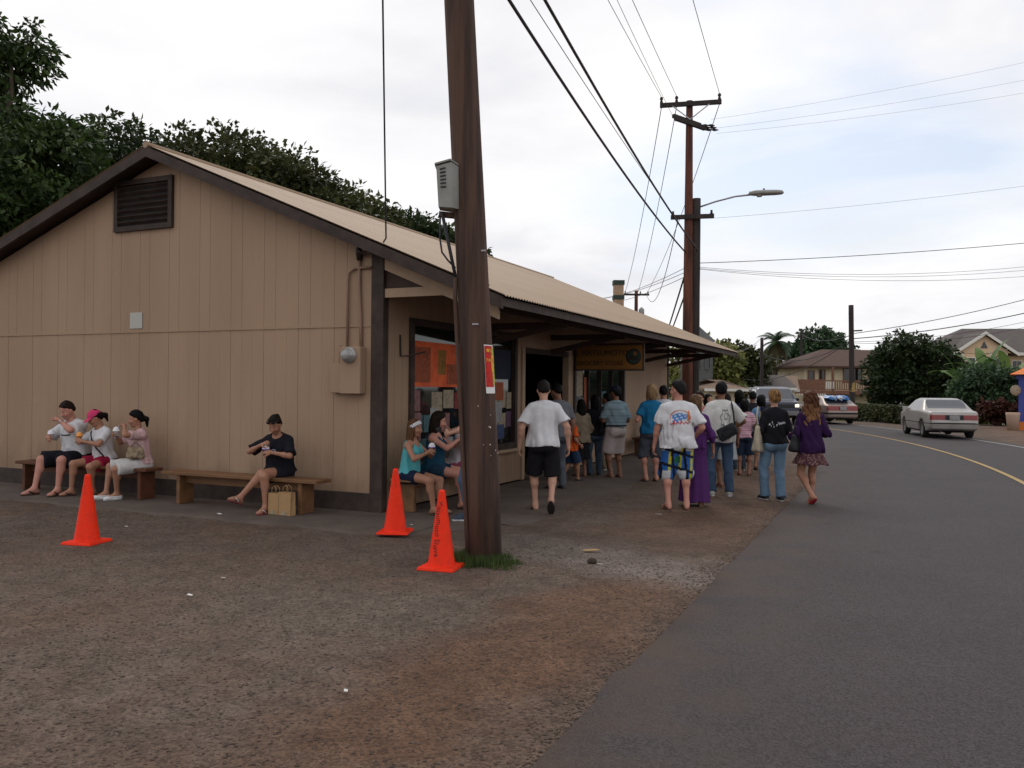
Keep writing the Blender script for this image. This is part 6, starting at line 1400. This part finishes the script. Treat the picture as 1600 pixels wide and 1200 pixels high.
person(WP(908, 15.7), away(20), 1.45, 'girl with long black hair in a beige shawl and dark skirt', dict(hyaw=.2), 'brown', 'f', 1.05, dict(kind='long', len=.34, w=.10), (.012,.010,.010), dict(name='shawl', col=(.26,.21,.15), hem=-.14, sleeve=1.4, slack=.06), dict(kind='skirt', col=(.014,.013,.016), hem=-.50, flare=.05), dict(kind='slipper', col=(.03,.02,.02)), lod=1.2, seed=13)
person(WP(893, 14.9), away(-60), 1.22, 'small child in an orange shirt and blue shorts stepping out past the walking man', dict(ankR=(.08, .16, .085), ankL=(-.08, -.22, .16), liftL=.6, wrR=(.22, .14, .95), wrL=(-.22, -.05, .90)), 'tan', 'm', 1.06, dict(kind='short', thick=.016), (.015,.012,.010), dict(col=(.62,.10,.02), hem=-.12, sleeve=.8, slack=.045), dict(kind='shorts', col=(.025,.05,.10), len=.95, loose=.04), dict(kind='shoe', col=(.02,.02,.02)), lod=1.2, seed=14)
person(WP(872, 13.7), away(30), 1.74, 'man in a grey T-shirt standing in the doorway shadow', dict(hpitch=.3, hyaw=.2), 'brown', 'm', 1.05, dict(kind='short'), (.012,.010,.010), dict(col=(.14,.145,.16), hem=-.06, sleeve=.75, slack=.03), dict(kind='jeans', col=(.09,.10,.12)), dict(kind='shoe', col=(.04,.04,.04)), lod=1.2, seed=15)
# --- person in red on the far bench
J = person((-5.66, 20.7, .04), -pi/2, 1.62, 'person in a red top and black shorts seated against the front wall', dict(pelvis=(0, -.05, .55), lean=.12, hpitch=.25, ankR=(.12, .42, .085), ankL=(-.02, .46, .085), wrR=(.06, .22, 1.10), wrL=(-.18, .26, .82), elR=(1, -.2, -.6), elL=(-1, -.2, -.4)), 'brown', 'f', 1, dict(kind='long', len=.12), (.02,.014,.012), dict(col=(.26,.02,.025), hem=.0, sleeve=.7), dict(kind='shorts', col=(.013,.012,.015), len=.9), dict(kind='slipper', col=(.03,.03,.03)), lod=1.2, seed=16)
cup_at(J, grip(J, 'L'), 'cup_white', 'small white cup held by the person in red')
# --- queue further on
J = person(WP(1093, 15.0), YAW+pi-R(20), 1.62, 'woman in a pink top and sunglasses facing back down the queue', dict(hyaw=-.1), 'tan', 'f', 1, dict(kind='short', thick=.014), (.05,.025,.016), dict(col=(.46,.16,.17), hem=-.03, sleeve=.7), dict(kind='jeans', col=(.05,.07,.10)), dict(kind='shoe', col=(.2,.2,.2)), lod=1.2, seed=17); glasses(J)
person(WP(1107, 16.2), YAW+pi+R(25), 1.57, 'person with glossy black hair just behind the sunglasses woman', None, 'tan', 'f', 1, dict(kind='bob', len=.05), (.010,.010,.012), dict(col=(.05,.05,.06), hem=-.03, sleeve=.7), dict(kind='jeans', col=(.04,.05,.08)), dict(kind='shoe', col=(.1,.1,.1)), lod=1.4, seed=18)
def stripes(q): c = np.tile(np.array([.55,.40,.44]), (len(q), 1)); c[((q[:,2]+1) % .05) < .02] = (.46,.18,.26); return c
J = person(WP(1164, 16.4), away(-15), 1.47, 'girl in a pink striped T-shirt and dark denim shorts', dict(hyaw=-.2, wrR=(.22, .20, .98), wrL=(-.24, .10, .95)), 'brown', 'f', 1.12, dict(kind='long', len=.10, thick=.018), (.012,.011,.014), dict(col=stripes, hem=-.06, sleeve=.75, slack=.025), dict(kind='shorts', col=(.022,.035,.065), len=1.0, loose=.025), dict(kind='slipper', col=(.08,.04,.03)), lod=1.15, seed=19)
V, Q = bag_mesh(.24, .24, .10, .04, 12, .05); o = place(J, V, Q, 'bag_brown', 'handbag', (.24, -.02, .90), R(60), 0, 'dark brown handbag at the hip of the striped T-shirt girl', 'bag'); MB().tube([(-.07, 0, .10), (0, 0, .30), (.07, 0, .10)], .009, 6).build('bag_strap', 'bag_brown', o)
person(WP(1155, 17.5), away(10), 1.64, 'person with thick black hair and navy clothes behind the striped T-shirt girl', dict(hyaw=-.5), 'brown', 'f', 1.05, dict(kind='bob', len=.06, thick=.024), (.010,.009,.010), dict(col=NAVY, hem=-.05, sleeve=.9), dict(kind='jeans', col=(.03,.04,.06)), dict(kind='shoe', col=(.03,.03,.03)), lod=1.3, seed=20)
def two_blue(q): c = np.tile(np.array([.012,.016,.04]), (len(q), 1)); c[q[:,0] < .0] = (.16,.32,.55); return c
person(WP(1190, 17.6), away(-35), 1.55, 'woman with black hair in a light blue and navy top, bare legs', dict(ankR=(.08, .08, .085), ankL=(-.09, -.12, .115), liftL=.35, wrR=(.20, .24, 1.10), wrL=(-.24, .05, .95), hyaw=-.2), 'brown', 'f', 1, dict(kind='bob', len=.05, thick=.018), (.010,.009,.010), dict(col=two_blue, hem=-.06, sleeve=.8), dict(kind='shorts', col=(.014,.014,.02), len=.7), dict(kind='slipper', col=(.06,.04,.03)), lod=1.2, seed=21)
person(WP(1176, 19.5), away(0), 1.62, 'person in dark clothes farther up the queue beside the road edge', None, 'brown', 'm', 1, dict(kind='short', thick=.016), (.010,.009,.010), dict(col=(.02,.02,.026), hem=-.05, sleeve=.8), dict(kind='shorts', col=(.02,.02,.024), len=1.0, loose=.03), dict(kind='slipper', col=(.03,.03,.03)), lod=1.4, seed=22)

# --- seated along the gable wall (all face away from the wall)
def tee_bar(x, z): return np.tile(np.array([.05,.05,.06]), (len(x), 1)), (np.abs(z-.335) < .012) & (np.abs(x) < .11)
FACE = pi
J = person((-11.28, 8.86, .034), FACE+R(2), 1.80, 'man in a white T-shirt and dark shorts eating on the bench by the wall', dict(pelvis=(0, -.02, .53), lean=.16, side=.05, hpitch=.40, hyaw=-.05, ankR=(.24, .48, .085), ankL=(-.15, .42, .085), wrR=(.25, .26, .80), wrL=(-.03, .30, 1.05), elR=(1, .1, -.7), elL=(-1, .2, -.6), knR=(.5, 1, .8), knL=(-.3, 1, .8), curl=.9), 'pink', 'm', 1.16, dict(kind='short'), (.035,.022,.016),
       dict(col=WHT, hem=.01, sleeve=.85, slack=.04, **{'print': (-.16, .16, .25, .42, tee_bar, 1)}), dict(kind='shorts', col=(.012,.012,.018), len=.95, loose=.035), dict(kind='slipper', col=(.05,.03,.02), strap=(.05,.012,.012)), seed=30); watch(J, 'L')
cup_at(J, grip(J, 'R'), 'cup_white', 'white cup held by the man on the red bench')
J = person((-10.70, 8.86, .034), FACE+R(-8), 1.62, 'woman in a pink cap, white T-shirt and red shorts eating on the bench', dict(pelvis=(0, -.02, .55), lean=.16, hpitch=.42, hyaw=-.35, ankR=(.20, .40, .085), ankL=(-.16, .26, .085), wrR=(.16, .34, .88), wrL=(-.06, .38, .86), elR=(1, .1, -.6), elL=(-1, .0, -.6), knR=(.1, 1, .6), knL=(-.5, 1, .6), curl=.8), 'tan', 'f', 1.05, dict(kind='pony', len=.10), (.02,.013,.012),
       dict(col=(.64,.64,.66), hem=.0, sleeve=.75, slack=.03), dict(kind='shorts', col=(.30,.012,.045), len=.62, loose=.03), dict(kind='slipper', col=(.05,.03,.03)), dict(kind='cap', col=(.62,.055,.16)), seed=31)
MB().tube([tuple(J['p0']+J['M']@np.array(v)*J['sc']) for v in ((.13,.0,.50),(.10,.10,.46),(.0,.165,.36),(-.10,.165,.22),(-.17,.10,.08))], .010, 6).build('bag_strap', 'bag_black', J['root'])
cup_at(J, grip(J, 'R'), 'cup_orange', 'orange cup of shave ice held by the woman in the pink cap', 'cup_orange')
def blouse(q): c = np.tile(np.array([.56,.36,.37]), (len(q), 1)); c[np.sin(q[:,0]*120)*np.sin(q[:,2]*110) > .6] = (.62,.50,.50); return c
J = person((-9.93, 8.84, .034), FACE+R(-28), 1.60, 'woman with a ponytail, pink blouse and white knee shorts at the bench end', dict(pelvis=(0, -.02, .55), lean=.10, hpitch=.15, hyaw=-.25, ankR=(.12, .46, .085), ankL=(-.06, .34, .085), wrR=(.12, .33, .98), wrL=(-.04, .24, 1.12), elR=(1, .0, -.8), elL=(-1, .1, -.6), curl=.8), 'tan', 'f', 1.02, dict(kind='pony', len=.12, thick=.014), (.012,.010,.012),
       dict(name='blouse', col=blouse, hem=-.02, sleeve=.75, slack=.03), dict(kind='shorts', col=(.58,.57,.56), len=.98, loose=.03), dict(kind='shoe', col=(.62,.62,.62), sole=(.5,.5,.5), cut=.03), seed=32); watch(J, 'R')
cup_at(J, grip(J, 'R'), 'cup_white', 'white cup held by the ponytailed woman in pink')
V, Q = bag_mesh(.26, .19, .12, .05, 15, .05); o = place(J, V, Q, 'bag_tan', 'handbag', (-.17, .10, .66), R(60), 0, 'patterned tan handbag resting against the ponytailed woman', 'bag'); MB().tube([(-.09, 0, .06), (0, 0, .15), (.09, 0, .06)], .009, 6).build('bag_strap', 'bag_tan', o)
def emb(x, z): return np.tile(np.array([.35,.36,.45]), (len(x), 1)), ((np.abs(np.hypot(x/.05, (z-.33)/.035)-.7) < .2) | ((np.abs(z-.33) < .008) & (np.abs(x) < .03)))
J = person((-7.36, 8.80, .034), FACE+R(14), 1.64, 'woman in a black T-shirt with crossed legs eating alone on the long bench', dict(pelvis=(0, -.03, .54), lean=.22, hpitch=.45, ankR=(.02, .38, .085), ankL=(.34, .48, .22), footL=-.5, liftL=-.35, wrR=(.14, .28, .92), wrL=(-.02, .30, .82), elR=(1, .1, -.6), elL=(-1, .1, -.5), knR=(-.1, 1, .8), knL=(-.2, .8, 1.2), curl=.9), 'tan', 'f', 1.05, dict(kind='bun', thick=.010), (.025,.016,.012),
       dict(col=(.012,.012,.018), hem=-.02, sleeve=.9, slack=.045, **{'print': (-.08, .08, .26, .40, emb, 1)}), dict(kind='shorts', col=(.014,.014,.020), len=.55, loose=.03), dict(kind='slipper', col=(.20,.05,.06), strap=(.6,.6,.6)), seed=33); glasses(J, on_head=True)
cup_at(J, grip(J, 'L'), 'cup_purple', 'purple cup of shave ice held by the woman in black')

# --- seated under the canopy
J = person((-5.74, 9.42, .04), -pi/2+R(6), 1.52, 'girl with a white headband and aqua tank top on the canopy bench', dict(pelvis=(0, -.02, .56), lean=.10, hpitch=.05, ankR=(.16, .44, .085), ankL=(-.02, .46, .085), wrR=(.10, .32, .90), wrL=(-.12, .30, .92), elR=(1, -.1, -.8), elL=(-1, -.1, -.8), curl=.8), 'tan', 'f', 1, dict(kind='long', len=.34, w=.085), (.13,.065,.035), dict(name='tank_top', col=(.10,.42,.46), hem=-.02, sleeve=0, slack=.012), dict(kind='shorts', col=(.012,.018,.045), len=.45, loose=.02), dict(kind='slipper', col=(.06,.04,.03)), dict(kind='band', col=(.62,.62,.64), w=.028, off=.03), seed=40)
cup_at(J, grip(J, 'R'), 'cup_purple', 'purple cup of shave ice held by the girl in aqua')
J = person((-5.70, 9.98, .04), -pi/2+R(16), 1.64, 'smiling girl in a dark blue top seated beside the aqua tank top', dict(pelvis=(0, -.02, .55), lean=.05, hpitch=.22, hyaw=.15, ankR=(.12, .42, .085), ankL=(-.12, .42, .085), wrR=(.08, .36, .98), wrL=(-.14, .36, .98), elR=(1, -.1, -.8), elL=(-1, -.1, -.8), curl=.8), 'pink', 'f', 1.05, dict(kind='long', len=.16, thick=.016), (.035,.022,.015), dict(name='tank_top', col=(.016,.07,.12), hem=-.02, sleeve=0, slack=.015), dict(kind='shorts', col=(.02,.05,.09), len=.5, loose=.02), dict(kind='slipper', col=(.05,.03,.03)), seed=41)
J = person((-5.66, 10.62, .04), -pi/2+R(0), 1.66, 'woman in a white T-shirt and pink shorts on the canopy bench by the pole', dict(pelvis=(0, -.02, .55), lean=.25, hpitch=.35, ankR=(.12, .40, .085), ankL=(-.12, .42, .085), wrR=(.10, .36, .95), wrL=(-.12, .36, .92), elR=(1, -.1, -.8), elL=(-1, -.1, -.8)), 'fair', 'f', 1.12, dict(kind='long', len=.20, w=.095), (.10,.055,.03), dict(col=(.62,.60,.63), hem=-.03, sleeve=.75, slack=.03), dict(kind='shorts', col=(.40,.10,.18), len=.5, loose=.02), dict(kind='slipper', col=(.04,.03,.03)), seed=42)
J = person(WP(742, 10.45, .03), pi/2+R(25), 1.72, 'person in a black top and blue cropped jeans photographing the bench behind the pole', dict(hpitch=.15, ankR=(.11, -.02, .085), ankL=(-.10, .06, .085), wrR=(.08, .30, 1.10), wrL=(-.10, .30, 1.08), elR=(1, -.1, -.7), elL=(-1, -.1, -.7), curl=.8), 'fair', 'f', 1.0, dict(kind='pony', len=.12), (.06,.035,.02), dict(col=(.02,.02,.028), hem=-.05, sleeve=.6), dict(kind='jeans', col=(.07,.11,.17), long=.62, loose=.01), dict(kind='shoe', col=(.03,.045,.07), sole=(.6,.6,.6), cut=-.02), seed=43)
cp = to_world(J, (J['wrR']+J['wrL'])/2+np.array([0, .13, .03])); e = empty('camera', tuple(cp), J['yaw'], 'small black camera held up by the person behind the pole', 'camera')
MB().box(-.055, .055, -.016, .016, -.034, .034).build('camera_body', 'camera_black', e, bevel=.004); MB().lathe([(.026, 0), (.026, .03), (.018, .032), (0, .026)], 16, (0, .016, 0), 'y').build('lens', 'camera_black', e)
# --- paper bags
def paper_bag(x, y, w, h, rz, label):
    e = empty('paper_bag', (x, y, .034), rz, label, 'paper bag', 'paper bags by the bench'); d = .10
    V = [(-w/2,-d/2,0),(w/2,-d/2,0),(w/2,d/2,0),(-w/2,d/2,0),(-w/2-.004,-d*.42,h),(w/2+.004,-d*.44,h),(w/2,d*.42,h),(-w/2,d*.45,h),(-w/2+.018,0,h*.5),(w/2-.018,0,h*.5)]
    MB().add(V, [(3,2,1,0),(0,1,5,4),(2,3,7,6),(1,2,9),(2,6,9),(6,5,9),(5,1,9),(3,0,8),(0,4,8),(4,7,8),(7,3,8)]).build('bag_body', 'kraft', e)
    MB().prism([(-w*.32, .006), (w*.32, .006), (0, .07)], -d/2-.004, -d/2-.001).build('label', 'p_cream', e)
    for k in (-1, 1): MB().tube([(-w*.22, k*d*.38, h-.01), (-w*.2, k*d*.3, h+.06), (0, k*d*.2, h+.09), (w*.2, k*d*.3, h+.06), (w*.22, k*d*.38, h-.01)], .004, 5).build('handle', 'kraft', e)
paper_bag(-7.155, 8.48, .155, .27, R(2), 'left brown paper bag, narrower one standing under the bench end'.replace('left ', '')); paper_bag(-6.965, 8.47, .19, .29, R(-3), 'wider brown paper bag standing under the bench end')
# --- litter and a leaf
mat('litter_white', (.66,.65,.62), .8); rr = random.Random(5)
LB = {0: 'scrap of white paper lying on the gravel lot'}
for i, (px, d) in enumerate(((545, 4.55), (1031, 10.9), (200, 9.6), (345, 10.6), (352, 7.2), (940, 7.9), (690, 9.0), (645, 9.9), (300, 6.6))):
    x, y = W(px, d); s = rr.uniform(.008, .02) if i != 1 else .03; a = rr.uniform(0, 3); o = MB().prism([(-s*1.6, -s*.5), (s*1.4, -s*.7), (s*1.7, s*.6), (-s*1.2, s*.8)], .004, .008, 'z').build('litter', 'litter_white', None, (x, y, .04 if d > 9 else .012), (.15, .1, a)); tag(o, 'tiny scrap of white litter lying on the ground', 'litter', 'litter scraps')
x, y = W(925, 8.55); o = MB().prism([(-.09, 0), (-.04, -.03), (.06, -.02), (.10, .01), (.03, .035), (-.05, .025)], .006, .012, 'z').build('fallen_leaf', 'kraft', None, (x, y, .012), (.06, -.05, .4)); tag(o, 'dry tan leaf lying on the pale gravel patch', 'leaf')
x, y = W(927, 8.0); V, Q = snet(lambda P: s_ell(P, (0,0,0), (.05, .04, .035))+wrinkle(P, .004, 3, 2), (-.08,)*3, (.08,)*3, .012); o = link('rock', from_np('rock', V, Q), 'bark', None, (x, y, .02)); tag(o, 'dark fist-sized rock on the pale gravel patch', 'rock')
